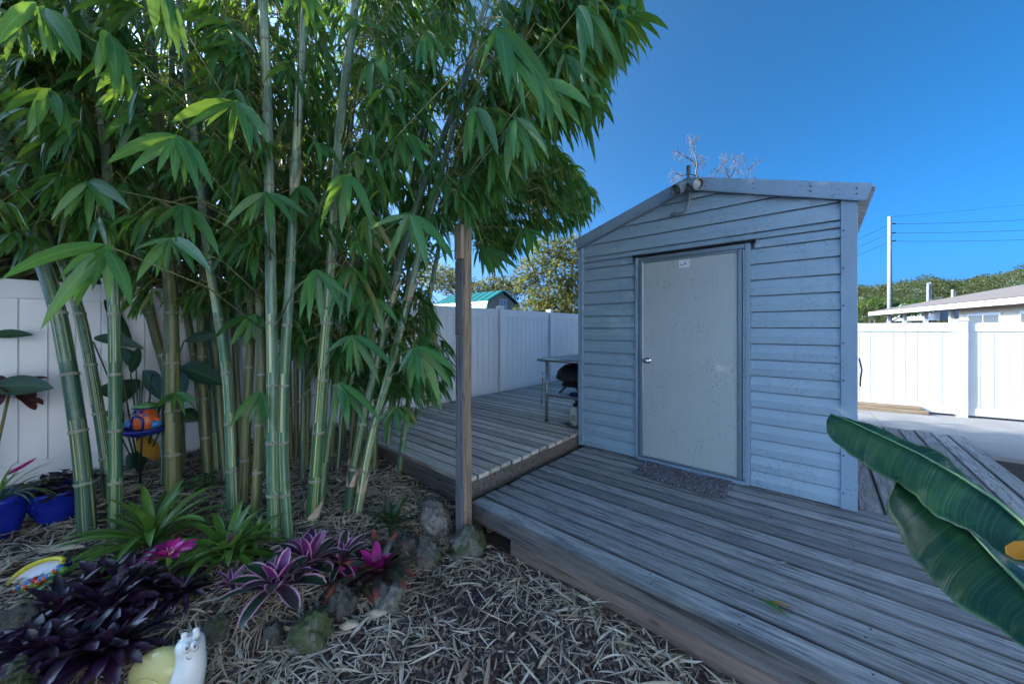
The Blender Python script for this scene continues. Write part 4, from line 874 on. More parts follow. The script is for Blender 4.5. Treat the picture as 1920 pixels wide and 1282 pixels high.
# ---------------- pots, spider plant, oxalis
BLUE = plain('cobalt_glaze', (.008, .018, .22), .22, 0, .2, 9, .05)
def pot(px, py, wpx, hpx, label):
    g = PG(px, py); d = float((g - [0, 0, EYE]) @ FW); r = wpx / 2 * d / 664; h = hpx * d / 664; ro = root('flower_pot', g, label, 'pot', 'cobalt blue pots by the fence')
    mb = MB(); mb.lathe(g, [(r * .62, 0), (r * .72, h * .15), (r * .9, h * .55), (r * .98, h * .85), (r * 1.05, h * .88), (r * 1.06, h), (r * .97, h), (r * .92, h * .8)], 28); obj('pot_body', mb, BLUE, ro, smooth=True)
    mb = MB(); mb.lathe(g, [(r * .9, h * .78), (r * .4, h * .82), (.005, h * .82)], 20); obj('potting_soil', mb, M['soil'], ro)
    mb = MB()
    for k in range(5): mb.tube([g + [r * (.75 + .06 * s + .14 * math.sin(s * 1.2)) * math.cos(-2.2 + .16 * s + .28 * k), r * (.80 + .05 * s) * math.sin(-2.2 + .16 * s + .28 * k), h * (.3 + .1 * s)] for s in range(5)], .004, 5)
    obj('relief_waves', mb, BLUE, ro, smooth=True); return g, r, h
g, r, h = pot(112, 972, 80, 60, 'round cobalt blue pot with dark purple clover by the fence')
ox = root('oxalis_plant', g + [0, 0, h * .8], 'dark purple three-leaved clover plant in the round blue pot', 'plant')
OX = leafmat('purple_clover', [(.012, .004, .02), (.022, .008, .035), (.008, .006, .014)], (.08, .01, .06), .1, .5, .4)
mb3 = MB(); mb3.add([(0, 0, 0), (.03, -.026, .006), (.042, 0, -.002), (.03, .026, .006)], [(0, 1, 2), (0, 2, 3)], [(.5, 0), (.01, .8), (.5, 1), (.99, .8)]); trim_ = mesh('leaflet', mb3, OX)
for i in range(46):
    a = random.random() * 6.283; q = math.sqrt(random.random()) * r * 1.25; tp = g + np.array([q * math.cos(a), q * math.sin(a), h * .82 + random.uniform(.03, .13) * (1.2 - q / r * .5)])
    mb = MB(); mb.tube([g + [q * .3 * math.cos(a), q * .3 * math.sin(a), h * .8], tp], .0012, 4); obj('stalk', mb, OX, ox)
    for k in range(3): put('leaflet', trim_, tp, ox, (random.uniform(-.4, .4), random.uniform(-.3, .5), a + k * 2.094), (1.1,) * 3)
g, r, h = pot(-8, 1008, 80, 78, 'blue pot cut by the left edge holding a grassy plant')
gp = rosette('grassy_plant', 'grassy thin-leaved plant with a pink flower spike in the left edge pot', 'plant', 0, 0, [(16, 1.2, .30, .010, 1.2, False, None), (22, .8, .34, .010, 1.6, False, None)], BG, None, at=g + [0, 0, h * .8])
sp0 = g + [0, 0, h * .85]; dd = float((sp0 - [0, 0, EYE]) @ FW)
mb = MB(); mb.tube([sp0, PD(12, 895, dd)], [.004, .004], 6); obj('flower_stalk', mb, BG, gp)
mb = MB(); a, b = PD(14, 890, dd), PD(68, 858, dd); n_ = Vector(b - a).to_track_quat('Z', 'Y').to_matrix().to_4x4(); L_ = np.linalg.norm(b - a)
mb.lathe(a, [(.004, 0), (.016, L_ * .2), (.02, L_ * .45), (.014, L_ * .8), (.002, L_)], 10, n_, (1, .45)); obj('flower_spike', mb, BM, gp, smooth=True)

# ---------------- large paddle-leaved plant behind the bamboo, by the fence
PL = leafmat('paddle_leaf', [(.012, .045, .022), (.02, .065, .028), (.016, .05, .03)], (.12, .25, .03), .2, .35, .5, rib=(.05, .12, .05))
PLY = leafmat('yellowing_paddle_leaf', [(.42, .22, .02), (.36, .17, .02)], (.6, .35, .03), .3, .5, .3, tipcol=(.2, .08, .03))
gpl = PG(262, 890); pp = root('paddle_leaf_plant', gpl, 'dark paddle-leaved plant behind the hanging feeder against the white fence', 'plant')
dpl = float((gpl - [0, 0, EYE]) @ FW) + .05
def big_leaf(par, a, b, wpx, d, m, roll=.3, stem=None, name='leaf'):
    p0, p1 = PD(*a, d), PD(*b, d + random.uniform(-.08, .08)); L = np.linalg.norm(p1 - p0); vd = (p0 - [0, 0, EYE]); sd = np.cross(p1 - p0, vd); sd /= np.linalg.norm(sd)
    V, F, uv = blade(p0[None], ((p0 + p1) / 2 + [0, 0, .12 * L])[None], p1[None], np.array([wpx * d / 664]), (sd + rng.normal(0, roll, 3))[None], .12)
    mb = MB(); fill(mb, V, F, uv, [random.random() or .1]); o = obj(name, mb, m, par, smooth=True)
    md = o.modifiers.new('sub', 'SUBSURF'); md.levels = md.render_levels = 2
    if stem is not None: mb = MB(); mb.tube([stem, (stem + p0) / 2 + [0, 0, .1], p0], [.008, .006, .005], 6); obj('leaf_stalk', mb, PL, par, smooth=True)
for a, b, wp_ in [((262, 712), (113, 828), 52), ((172, 634), (272, 655), 22), ((196, 562), (250, 645), 20), ((336, 690), (420, 722), 44), ((338, 770), (372, 790), 34), ((268, 695), (304, 752), 34), ((255, 690), (228, 652), 24), ((262, 850), (240, 880), 34), ((170, 745), (232, 785), 34), ((345, 640), (420, 625), 22), ((330, 700), (346, 742), 30), ((245, 700), (262, 650), 18)]: big_leaf(pp, a, b, wp_, dpl, PL, stem=gpl)
big_leaf(pp, (264, 818), (296, 866), 30, dpl - .05, PLY, stem=gpl)
# red-leaved plant at the left edge
gr = PG(-30, 925); rp = root('croton_plant', gr, 'dark red leafy plant with one big green leaf at the left edge by the fence', 'plant'); dr = float((gr - [0, 0, EYE]) @ FW)
RL = leafmat('dark_red_leaf', [(.03, .008, .01), (.06, .012, .012), (.10, .025, .015), (.025, .012, .012)], (.3, .05, .02), .2, .45, .4)
ctr = PD(18, 735, dr); mb = MB(); mb.tube([gr, (gr + ctr) / 2 + [-.05, 0, 0], ctr], [.012, .01, .008], 7); obj('stem', mb, M['twig'], rp)
ms = [strap_mesh('leaf', .17, .045, .5, 1.0, RL, .2, True), strap_mesh('leaf', .15, .05, .1, .8, RL, .2, True)]
for i in range(26): put('leaf', ms[i % 2], ctr + rng.normal(0, .035, 3), rp, (random.uniform(-.4, .4), random.uniform(-.6, .8), i * 2.399))
big_leaf(rp, (-25, 728), (102, 728), 40, dr - .1, PL, .15); big_leaf(rp, (-20, 630), (64, 628), 18, dr, PL, .2)
hp = root('wire_hoop', PG(-5, 905), 'thin black wire hoop at the left edge in front of the fence', 'garden stake'); dh = float((WL[hp.name] - [0, 0, EYE]) @ FW)
mb = MB(); pts = [PD(18 + 30 * math.cos(a) * .95 + 0, 798 - 19 * math.sin(a) - 11 * math.cos(a), dh) for a in np.linspace(0, 6.283, 26)]; mb.tube(pts, .004, 6, False); obj('hoop', mb, M['black'], hp, smooth=True)
mb = MB(); mb.tube([PD(-8, 812, dh), WL[hp.name] - [0, 0, .03]], .004, 6); obj('stake', mb, M['black'], hp)
# small leafy shrub in the litter
gs = PG(385, 925); ss_ = root('small_shrub', gs, 'small glossy-leaved green seedling in the litter below the olive culms', 'plant')
SL = leafmat('glossy_seedling_leaf', [(.02, .08, .03), (.03, .12, .04), (.05, .15, .04)], (.2, .35, .03), .2, .25, .6); ms = strap_mesh('leaf', .055, .03, .2, .5, SL, .15, True)
for i in range(4): mb = MB(); tp = gs + [random.uniform(-.07, .07), random.uniform(-.07, .07), random.uniform(.08, .17)]; mb.tube([gs, tp], .003, 5); obj('stem', mb, M['twig'], ss_); [put('leaf', ms, gs + (tp - gs) * random.uniform(.4, 1.05), ss_, (random.uniform(-.3, .3), random.uniform(-.3, .4), k * 2.4), (random.uniform(.8, 1.3),) * 3) for k in range(8)]

# ---------------- painted clay feeder on a stake
gf = PG(262, 910); df = float((gf - [0, 0, EYE]) @ FW); px = lambda x, y, e=0: PD(x, y, df + e); U = df / 664
fd_ = root('bird_feeder', gf, 'brightly painted clay bird feeder with blue tray and orange dome on a stake', 'bird feeder')
CB = plain('painted_cobalt', (.012, .02, .20), .25, 0, .25, 30); CO = plain('painted_orange', (.55, .10, .02), .3, 0, .4, 25); CG = plain('painted_green', (.10, .24, .07), .3, 0, .3, 40); CL = plain('painted_sky_blue', (.03, .16, .38), .3, 0, .3, 30)
mb = MB(); mb.tube([gf - [0, 0, .05], px(266, 812), px(281, 745), px(283, 708), px(287, 700), px(290, 706)], .006, 8); obj('stake', mb, M['black'], fd_, smooth=True)
mb = MB(); c = px(271, 806); mb.lathe(c, [(.02, -8 * U), (24 * U, -7 * U), (35 * U, 2 * U), (36 * U, 5 * U), (33 * U, 5 * U), (25 * U, 0), (.01, 0)], 30); obj('tray', mb, CB, fd_, smooth=True)
c = px(275, 800); mb = MB(); mb.lathe(c, [(18 * U, 0), (18.5 * U, 12 * U), (16 * U, 24 * U), (11 * U, 32 * U), (9 * U, 36 * U)], 26); body = obj('dome', mb, CO, fd_, smooth=True)
# arched opening: dark recess with blue surround on the viewed side
vd = -FW - RT * .05; vd = vd / np.linalg.norm(vd); rr_ = np.cross([0, 0, 1], vd); arc = [(-11, 0), (-11, 14)] + [(11 * math.cos(t), 14 + 10 * math.sin(t)) for t in np.linspace(math.pi, 0, 11)][1:-1] + [(11, 14), (11, 0)]
fr_ = c + vd * 19.5 * U; mb = MB(); mb.tube([fr_ - rr_ * a * U + np.array([0, 0, b * U]) - vd * (.5 * (abs(a) / 11) ** 2 + .006 * b) * U * 6 for a, b in arc], 2.0 * U, 8); obj('arch_rim', mb, CB, body, smooth=True)
mb = MB(); q = [fr_ - vd * .004 - rr_ * a * U + np.array([0, 0, b * U]) - vd * (.5 * (abs(a) / 11) ** 2 + .006 * b) * U * 6 for a, b in arc]; mb.add(q + [p_ - vd * .03 for p_ in q], [tuple(range(len(q)))] + [(i, (i + 1) % len(q), len(q) + (i + 1) % len(q), len(q) + i) for i in range(len(q))]); obj('opening', mb, plain('pale_glazed_inside', (.40, .40, .38), .4), body)
mb = MB(); mb.lathe(c + [0, 0, 36 * U], [(9 * U, 0), (19 * U, 2 * U), (20 * U, 5 * U), (10 * U, 8 * U), (3 * U, 11 * U)], 24); obj('roof', mb, CG, fd_, smooth=True)
mb = MB(); mb.lathe(c + [0, 0, 34 * U], [(13 * U, 0), (19.5 * U, 2 * U), (19.5 * U, 3 * U)], 24); obj('roof_band', mb, CB, fd_)
for sx in (-26, 22): mb = MB(); mb.ball(px(271 + sx, 794), (10 * U, 9 * U, 8 * U), 14, 9); ob_ = obj('painted_bird', mb, CL, fd_, smooth=True); mb = MB(); mb.ball(px(271 + sx + 3, 786), (4 * U, 4 * U, 4 * U), 10, 7); obj('bird_head', mb, CO, ob_, smooth=True)
for (dx, dz, m_) in ((-12, 26, CL), (0, 29, CL), (10, 27, CG), (-6, 31, CB), (6, 31, CB)): mb = MB(); mb.ball(c + vd * 14.5 * U + rr_ * -dx * U + np.array([0, 0, dz * U]), (3 * U, 3 * U, 2.4 * U), 8, 6); obj('painted_dot', mb, m_, body)

# ---------------- oval painted dish lying in the bed
go = PG(72, 1098); do = float((go - [0, 0, EYE]) @ FW); od = root('oval_dish', go, 'oval ceramic planter with yellow rim, white inside and colourful painted side', 'planter')
c = PD(66, 1076, do); ax_ = PD(118, 1052, do) - PD(14, 1100, do); ax_ = ax_ / np.linalg.norm(ax_); La = 57 * do / 664; up_ = np.array([0, 0, 1.]) * .55 - FW * .8; up_ -= ax_ * (up_ @ ax_); up_ /= np.linalg.norm(up_); bx_ = np.cross(up_, ax_)
def oval(s, h, k=1.): return [c + ax_ * La * s * math.cos(t) + bx_ * La * .36 * s * k * math.sin(t) * (1 - .25 * math.cos(t)) + up_ * h for t in np.linspace(0, 6.2832, 33)[:-1]]
mb = MB(); rings_ = [oval(.98, 0), oval(.9, -.05), oval(.6, -.085), oval(.1, -.09)]; n_ = 32; mb.add([p for r_ in rings_ for p in r_], [(j * n_ + i, j * n_ + (i + 1) % n_, (j + 1) * n_ + (i + 1) % n_, (j + 1) * n_ + i) for j in range(3) for i in range(n_)] + [tuple(range(3 * n_, 4 * n_))]); obj('dish_body', mb, CB, od, smooth=True)
mb = MB(); mb.tube(oval(1, 0) + oval(1, 0)[:1], .012, 8, False); obj('rim', mb, plain('yellow_glaze', (.55, .48, .03), .3, 0, .12, 20), od, smooth=True)
mb = MB(); rings_ = [oval(.95, .0), oval(.8, -.012), oval(.4, -.018), oval(.02, -.02)]; mb.add([p for r_ in rings_ for p in r_], [(j * n_ + i, j * n_ + (i + 1) % n_, (j + 1) * n_ + (i + 1) % n_, (j + 1) * n_ + i) for j in range(3) for i in range(n_)] + [tuple(range(3 * n_, 4 * n_))]); obj('white_inside', mb, plain('white_glaze', (.62, .64, .68), .3, 0, .05), od, smooth=True)
cols = [CO, CL, CG, CO, CL, CG, plain('painted_red', (.4, .02, .03), .3), CO, CL]
for i in range(15):
    t = i / 14; p = PD(30 + 88 * t + random.uniform(-2, 2), 1106 - 42 * t + random.uniform(-4, 5), do - .035); mb = MB(); mb.ball(p, (.018, .016, .015), 10, 7); bd = obj('painted_bead', mb, cols[i % 9], od, smooth=True)
    if i % 2: mb = MB(); mb.ball(p - FW * .015 + np.array([0, 0, .006]), .004, 6, 4); obj('white_dot', mb, M['vinyl'], bd)

# ---------------- ceramic snail
gs = PG(322, 1290); ds = float((gs - [0, 0, EYE]) @ FW); sn = root('snail_ornament', gs, 'glazed ceramic garden snail with yellow shell and white smiling face', 'ornament'); Us = ds / 664
YS = plain('yellow_cream_glaze', (.55, .50, .20), .2, 0, .08, 6); WS = plain('white_cream_glaze', (.66, .66, .63), .25, 0, .04, 10); INK = plain('painted_grey_line', (.10, .10, .11), .4)
S = lambda x, y, e=0.: PD(x, y, ds + e)
mb = MB(); sc_ = S(305, 1262, .02); nu, nv = 40, 20; q = Matrix.Rotation(YAW, 4, 'Z'); mb.ball(sc_, (60 * Us, 30 * Us, 46 * Us), 32, 18, q); sh = obj('shell', mb, YS, sn, smooth=True)
for turns, r0 in ((2.3, 40),):
    mb = MB(); pts = []
    for t in np.linspace(0, turns * 6.283, 70):
        f_ = (1 - t / (turns * 6.283)) ; a = 9 * f_ ** .9 / 9; ex, ez = 40 * f_ * math.cos(-t + .4), 32 * f_ * math.sin(-t + .4) - 4
        k = max(0., 1 - (ex / 60) ** 2 - (ez / 46) ** 2); pts.append(sc_ + RT * ex * Us + np.array([0, 0, ez * Us]) - FW * (30 * Us * math.sqrt(k) + .001))
    mb.tube(pts, [.0075 * (1 - .6 * i / 69) for i in range(70)], 8); obj('spiral', mb, YS, sh, smooth=True)
mb = MB(); path = [S(345, 1300, -.02), S(352, 1272, -.02), S(358, 1245, -.01), S(358, 1220), S(356, 1203), S(356, 1194)]; mb.tube(smooth_path(path, 14), list(np.interp(np.linspace(0, 1, 14), [0, .3, .55, .75, .9, 1], [.062, .056, .048, .049, .044, .02])), 22); hd = obj('head', mb, WS, sn, smooth=True)
mb = MB(); mb.ball(S(356, 1210), (.046, .044, .040), 20, 12); obj('brow', mb, WS, sn, smooth=True)
for (x, y) in ((347, 1197), (369, 1188)): mb = MB(); mb.tube([S(x + 4 if x < 355 else x - 3, y + 10), S(x, y), S(x - 1, y - 6)], [.014, .012, .011], 12); mb.ball(S(x - 1, y - 7), .012, 10, 7); obj('feeler', mb, WS, hd, smooth=True)
for (x, y) in ((349, 1214), (364, 1210)):
    mb = MB(); mb.ball(S(x, y, -.034), (.017, .014, .019), 14, 10); ey = obj('eye', mb, WS, hd, smooth=True)
    mb = MB(); mb.ball(S(x + 1, y + 1.5, -.0475), (.0065, .004, .0065), 10, 7); obj('pupil', mb, INK, ey, smooth=True)
    mb = MB(); mb.tube([S(x + 8 * math.cos(a), y + 1 + 9 * math.sin(a), -.044 + .010 * abs(math.cos(a))) for a in np.linspace(-.1, 3.25, 14)], .0013, 5); obj('eye_line', mb, INK, ey)
mb = MB(); mb.tube([S(349 + 2.6 * i, 1232 + (4 - (i - 2) ** 2) * .9, -.0495 + .002 * abs(i - 2)) for i in range(5)], .0012, 5); obj('mouth', mb, INK, hd)

# ---------------- steel table, covered grill, sprayer on the raised deck
tb = root('steel_table', (-2.4, 4.2, UZ), 'grey steel work table on the raised deck against the shed side', 'table')
mb = MB(); mb.box((-2.72, 3.62, 1.145), (-2.08, 4.95, 1.185), ch=.006); tt = obj('table_top', mb, M['steel'], tb); 
mb = MB(); mb.tube([(-2.72, 3.615, 1.165), (-2.08, 3.615, 1.165)], .021, 10); obj('edge_roll', mb, M['steel'], tt, smooth=True)
for lx in (-2.63, -2.16):
    for ly in (3.68, 4.88): mb = MB(); mb.tube([(lx, ly, UZ + .002), (lx, ly, 1.144)], .019, 12); lg = obj('leg', mb, M['steel'], tb, smooth=True); mb = MB(); mb.tube([(lx, ly, UZ + .001), (lx, ly, UZ + .03)], .023, 12); obj('foot', mb, M['black'], lg)
mb = MB(); mb.box((-2.64, 3.67, .70), (-2.15, 4.89, .735), ch=.004); obj('shelf', mb, M['steel'], tb)
gl = root('covered_grill', (-2.38, 3.95, .735), 'small grill under a black cover on the table shelf', 'grill')
bm = bmesh.new(); bmesh.ops.create_icosphere(bm, subdivisions=4, radius=1)
for v in bm.verts:
    p = v.co; f = 1 + .05 * mnoise.noise(p * 4) + .03 * math.sin(p.x * 9 + p.y * 5) * max(0, .3 - p.z); v.co = Vector((p.x * .27 * f, p.y * .24 * f, (p.z * .19 if p.z > 0 else p.z * .07) * f))
me = bpy.data.meshes.new('cover'); bm.to_mesh(me); bm.free(); me.materials.append(M['cover']); me.shade_smooth(); put('cover', me, (-2.36, 3.96, .93), gl)
mb = MB(); mb.box((-2.50, 3.82, .82), (-2.2, 4.1, .87), ch=.01); obj('burner_box', mb, M['black'], gl)
for sx in (-1, 1): mb = MB(); mb.tube([(-2.36 + sx * .16, 3.80, .737), (-2.36 + sx * .07, 3.83, .83)], .013, 8); obj('leg', mb, M['black'], gl)
mb = MB(); mb.tube([(-2.42, 3.80, 1.10), (-2.40, 3.76, 1.112), (-2.36, 3.76, 1.112), (-2.34, 3.80, 1.10)], .005, 6); obj('cover_loop', mb, M['steel'], gl)
tg = root('grill_tongs', (-2.665, 3.66, .6), 'grey barbecue tongs hanging from the table leg hook', 'tongs')
mb = MB(); mb.tube([(-2.64, 3.655, 1.0), (-2.668, 3.65, .985), (-2.674, 3.65, 1.01)], .004, 6); obj('hook', mb, M['dark_metal'], tg)
mb = MB(); mb.tube([(-2.672, 3.65, .93), (-2.674, 3.65, .78), (-2.68, 3.65, .64)], [.010, .008, .006], 6); mb.tube([(-2.672, 3.65, .93), (-2.668, 3.65, .985)], .003, 5); mb.tube([(-2.682, 3.645, .66), (-2.685, 3.645, .60)], [.012, .014], 6); obj('tong_arms', mb, plain('brown_grey_metal', (.15, .13, .13), .5, .5), tg)
bt = root('folded_cloth', (-2.24, 3.74, .735), 'small folded dark blue cloth on the table shelf', 'cloth')
mb = MB(); mb.box((-2.31, 3.69, .736), (-2.19, 3.80, .775), ch=.015); obj('fold', mb, plain('navy_cloth', (.012, .015, .09), .9, 0, .3, 40), bt)
sy_ = np.array([-2.245, 3.76, UZ]); spy = root('pump_sprayer', sy_, 'white plastic pump sprayer with black handle under the table', 'sprayer')
mb = MB(); mb.lathe(sy_, [(.066, .003), (.074, .012), (.075, .16), (.068, .20), (.036, .225), (.034, .235)], 24); tk = obj('tank', mb, plain('translucent_white_plastic', (.62, .60, .54), .4, 0, .05), spy, smooth=True)
mb = MB(); mb.lathe(sy_, [(.042, .232), (.044, .25), (.036, .27), (.016, .275), (.013, .30)], 18); obj('cap', mb, M['black'], spy)
mb = MB(); mb.tube([sy_ + [.036 * math.cos(a) * .7531, .036 * math.cos(a) * .6579, .32 + .02 * math.sin(a)] for a in np.linspace(0, 6.283, 20)], .006, 6, False); obj('handle', mb, plain('dark_red_plastic', (.06, .012, .012), .4), spy)
mb = MB(); mb.tube([sy_ + q for q in ([.0, -.07, .03], [-.08, -.10, .03], [-.135, -.06, .012], [-.12, -.0, .010], [-.05, -.115, .009], [.05, -.12, .009])], .005, 6); obj('hose', mb, M['black'], spy, smooth=True)
mb = MB(); mb.box(sy_ + [-.02, -.078, .07], sy_ + [.03, -.073, .14], ch=.001); obj('label_panel', mb, plain('label_tan', (.35, .30, .22), .5, 0, .3, 50), tk)

# ---------------- fallen leaves on the deck
for (a, b, w_, m_, lb) in (((1424, 1122), (1476, 1156), 13, M['leaf_near'], 'fallen green bamboo leaf lying on the deck boards'), ((1444, 1128), (1486, 1142), 9, PLY, 'fallen yellow bamboo leaf lying beside the green one on the deck')):
    p0, p1 = PZ(*a, LZ + .012), PZ(*b, LZ + .010); V, F, uv = blade(p0[None], ((p0 + p1) / 2 + [0, 0, .012])[None], p1[None], np.array([w_ * 1.75 / 664]), np.cross(p1 - p0, [0, 0, 1.])[None] + [[0, 0, .006]], .25)
    mb = MB(); fill(mb, V, F, uv, [.6]); tag(obj('fallen_leaf', mb, m_, smooth=True), lb, 'leaf')
# dry sheath curls on the ground
for i, (x, y, ln, lb) in enumerate([(118, 1035, .26, 'pale curled bamboo sheath lying behind the oval dish'), (705, 1158, .12, 'curled dry sheath lying under the bronze bromeliad'), (655, 1180, .10, 'small curled sheath lying right of the mossy boulder')]):
    p = PG(x, y) + [0, 0, .02]; mb = MB(); n_ = 9; v = []
    for j in range(7):
        t = j / 6; wd = .035 * math.sin(.35 + t * 2.6)
        for k in range(n_): g = -1.4 + 2.8 * k / (n_ - 1); v.append(p + RT * ln * (t - .5) + np.array([0, 0, .3 * wd]) * 0 + np.cross(RT, [0, 0, 1]) * wd * math.sin(g) * .9 + np.array([0, 0, wd * (math.cos(g)) * .7 + .25 * ln * (t - .5) * .4]))
    mb.add(v, [(j * n_ + k, j * n_ + k + 1, (j + 1) * n_ + k + 1, (j + 1) * n_ + k) for j in range(6) for k in range(n_ - 1)]); tag(obj('bamboo_sheath', mb, M['sheath'], at=p, smooth=True), lb, 'bamboo sheath')

# ---------------- banana plant at the right edge
def bananamat():
    n = N('banana_leaf'); tc = n.new('ShaderNodeTexCoord'); sx = n.new('ShaderNodeSeparateXYZ'); n.link(tc.outputs['UV'], sx.inputs[0])
    d = n.math('ABSOLUTE', n.math('SUBTRACT', sx.outputs[0], .5)); cx = n.new('ShaderNodeCombineXYZ'); n.link(n.math('ADD', sx.outputs[1], n.math('MULTIPLY', d, -.12)), cx.inputs[0]); vn = n.noise(cx.outputs[0], 70, 3, .7); big = n.noise(n.coord(rand=False), 7, 3)
    c = n.ramp(vn, [(.35, (.004, .026, .018)), (.5, (.010, .05, .03)), (.68, (.035, .105, .06))]); c = n.mix(n.ramp(big, [(.45, (0, 0, 0)), (.7, (.6, .6, .6))]), c, (.035, .11, .02))
    c = n.mix(n.ramp(d, [(.46, (0, 0, 0)), (.499, (.5, .5, .5))]), c, (.10, .16, .03))
    n.base(c).set(.32, 0, .55); n.bump(vn, .35, .004)
    tr = n.new('ShaderNodeBsdfTranslucent'); n.link(n.mix(.6, c, (.16, .32, .02)), tr.inputs[0]); ms = n.new('ShaderNodeMixShader'); ms.inputs[0].default_value = .25
    n.link(n.b.outputs[0], ms.inputs[1]); n.link(tr.outputs[0], ms.inputs[2]); n.link(ms.outputs[0], n.out.inputs[0]); return n.m
BN = bananamat(); BNR = plain('banana_midrib', (.10, .20, .09), .4)
gb = np.array([.62, 1.42, 0.]); gb[2] = float(gh(.62, 1.42)) - .05; bp = root('banana_plant', gb, 'banana plant at the right edge with two large dark green leaves over the deck', 'plant')
mb = MB(); mb.tube([gb, gb + [.0, .01, .5], gb + [-.02, .02, .95]], [.075, .06, .035], 16); obj('pseudostem', mb, plain('banana_stem', (.14, .20, .07), .5, 0, .3, 8), bp, smooth=True)
def interp(pl, n):
    pl = np.array(pl, float); s = np.r_[0, np.cumsum(np.linalg.norm(np.diff(pl, axis=0), axis=1))]; s /= s[-1]; t = np.linspace(0, 1, n); return np.stack([np.interp(t, s, pl[:, i]) for i in range(2)], 1)
def banana_leaf(mid, upp, low_, dm, du, dl, crown_):
    n = 46; Mi, Up, Lo = interp(mid, n), interp(upp, n), interp(low_, n); v = []; uv = []; q = 7
    for i in range(n):
        t = i / (n - 1); a = PD(*Up[i], np.interp(t, [0, 1], du)); m_ = PD(*Mi[i], np.interp(t, [0, 1], dm)); b = PD(*Lo[i], np.interp(t, [0, 1], dl)); nrm = np.cross(a - m_, PD(*Mi[min(i + 1, n - 1)], np.interp(t, [0, 1], dm)) - PD(*Mi[max(i - 1, 0)], np.interp(t, [0, 1], dm))); nrm /= np.linalg.norm(nrm) + 1e-9
        rip = .0025 * math.sin(i * 1.9) + .006 * math.sin(i * .55 + 1)
        for k in range(q): s = k / (q - 1); v.append(a + (m_ - a) * s + nrm * (rip * (1 - s) + .03 * math.sin(math.pi * s))); uv.append((.001 + .499 * s, t))
        for k in range(1, q): s = k / (q - 1); v.append(m_ + (b - m_) * s + nrm * (rip * s - .02 * math.sin(math.pi * s) * 0 + .02 * math.sin(math.pi * s))); uv.append((.5 + .499 * s, t))
    w_ = 2 * q - 1; mb = MB(); mb.add(v, [(i * w_ + k, i * w_ + k + 1, (i + 1) * w_ + k + 1, (i + 1) * w_ + k) for i in range(n - 1) for k in range(w_ - 1)], uv); lf = obj('leaf', mb, BN, bp, smooth=True)
    sm_ = lf.modifiers.new('thick', 'SOLIDIFY'); sm_.thickness = .0012
    mb = MB(); mp = [PD(*Mi[i], np.interp(i / (n - 1), [0, 1], dm) - .004) for i in range(n)] + [gb + [-.02, .02, .93]]; mb.tube(mp, list(np.linspace(.0015, .007, n)) + [.02], 8); obj('midrib', mb, BNR, lf, smooth=True); return lf
banana_leaf([(1558, 775), (1600, 792), (1660, 820), (1723, 850), (1800, 893), (1871, 939), (1920, 980), (2010, 1070)], [(1560, 772), (1605, 788), (1672, 812), (1757, 846), (1800, 880), (1845, 915), (1885, 955), (1940, 1000), (2015, 1068)], [(1554, 782), (1551, 812), (1583, 848), (1622, 870), (1680, 903), (1750, 960), (1830, 1005), (1900, 1050), (1990, 1085)], (1.45, .95), (1.52, 1.0), (1.42, .93), 0)
banana_leaf([(1692, 888), (1730, 920), (1774, 956), (1824, 1000), (1870, 1050), (1920, 1100), (2000, 1200), (2040, 1260)], [(1695, 886), (1757, 930), (1808, 962), (1858, 990), (1893, 1020), (1912, 1060), (1960, 1100), (2045, 1250)], [(1690, 892), (1656, 955), (1690, 1000), (1712, 1040), (1745, 1090), (1816, 1146), (1920, 1210), (2030, 1275)], (1.28, .85), (1.38, .92), (1.24, .83), 0)
yl = [(1884, 1024), (1900, 1014), (1930, 1012), (1975, 1020), (1990, 1046), (1940, 1050), (1900, 1047), (1886, 1038)]; mb = MB(); n_ = len(yl); q = [PD(x, y, .985 + .0006 * (x - 1884)) for x, y in yl]; mb.add(q + [p - FW * .003 for p in q], [tuple(range(n_)), tuple(range(2 * n_ - 1, n_ - 1, -1))] + [(i, (i + 1) % n_, n_ + (i + 1) % n_, n_ + i) for i in range(n_)]); o = obj('torn_leaf', mb, PLY, bp); o['label'] = 'torn yellow strip of a banana leaf'
# dark mulch bed on the right beyond the side deck
mb = MB(); mb.prism([(1.345, 3.2), (3.5, 3.2), (5, 6.6), (1.44, 6.52), (1.345, 6.3)], 2, -.03, .09); tag(obj('mulch_bed', mb, M['soil']), kind='structure')
# ================================================================== background beyond the fences
def crownmat(name, cols, trans): return leafmat(name, cols, trans, .35, .5, .3)
def leaf_cloud(mb, centres, n, size, flat=.8):
    """n small leaf faces spread through ellipsoids (c, r)"""
    wts = np.array([r[0] * r[1] * r[2] for _, r in centres]) ** .75; wts /= wts.sum(); idx = rng.choice(len(centres), n, p=wts)
    d = rng.normal(0, 1, (n, 3)); d /= np.linalg.norm(d, axis=1, keepdims=True); q = rng.uniform(.35, 1.06, n) ** .6
    c = np.array([centres[i][0] for i in idx]) + d * q[:, None] * np.array([centres[i][1] for i in idx])
    a = rng.normal(0, 1, (n, 3)); a /= np.linalg.norm(a, axis=1, keepdims=True); b = np.cross(a, rng.normal(0, 1, (n, 3))); b /= np.linalg.norm(b, axis=1, keepdims=True) + 1e-9
    s = (size * rng.uniform(.6, 1.3, n))[:, None]; V = np.stack([c - a * s, c + b * s * .45, c + a * s, c - b * s * .45], 1)
    br = rng.uniform(0, 1, len(centres)); fill(mb, V, [(0, 1, 2, 3)], [(.5, .001), (1, .5), (.5, 1), (.02, .5)], np.clip(br[idx] * .7 + rng.uniform(0, .3, n), .01, .99))
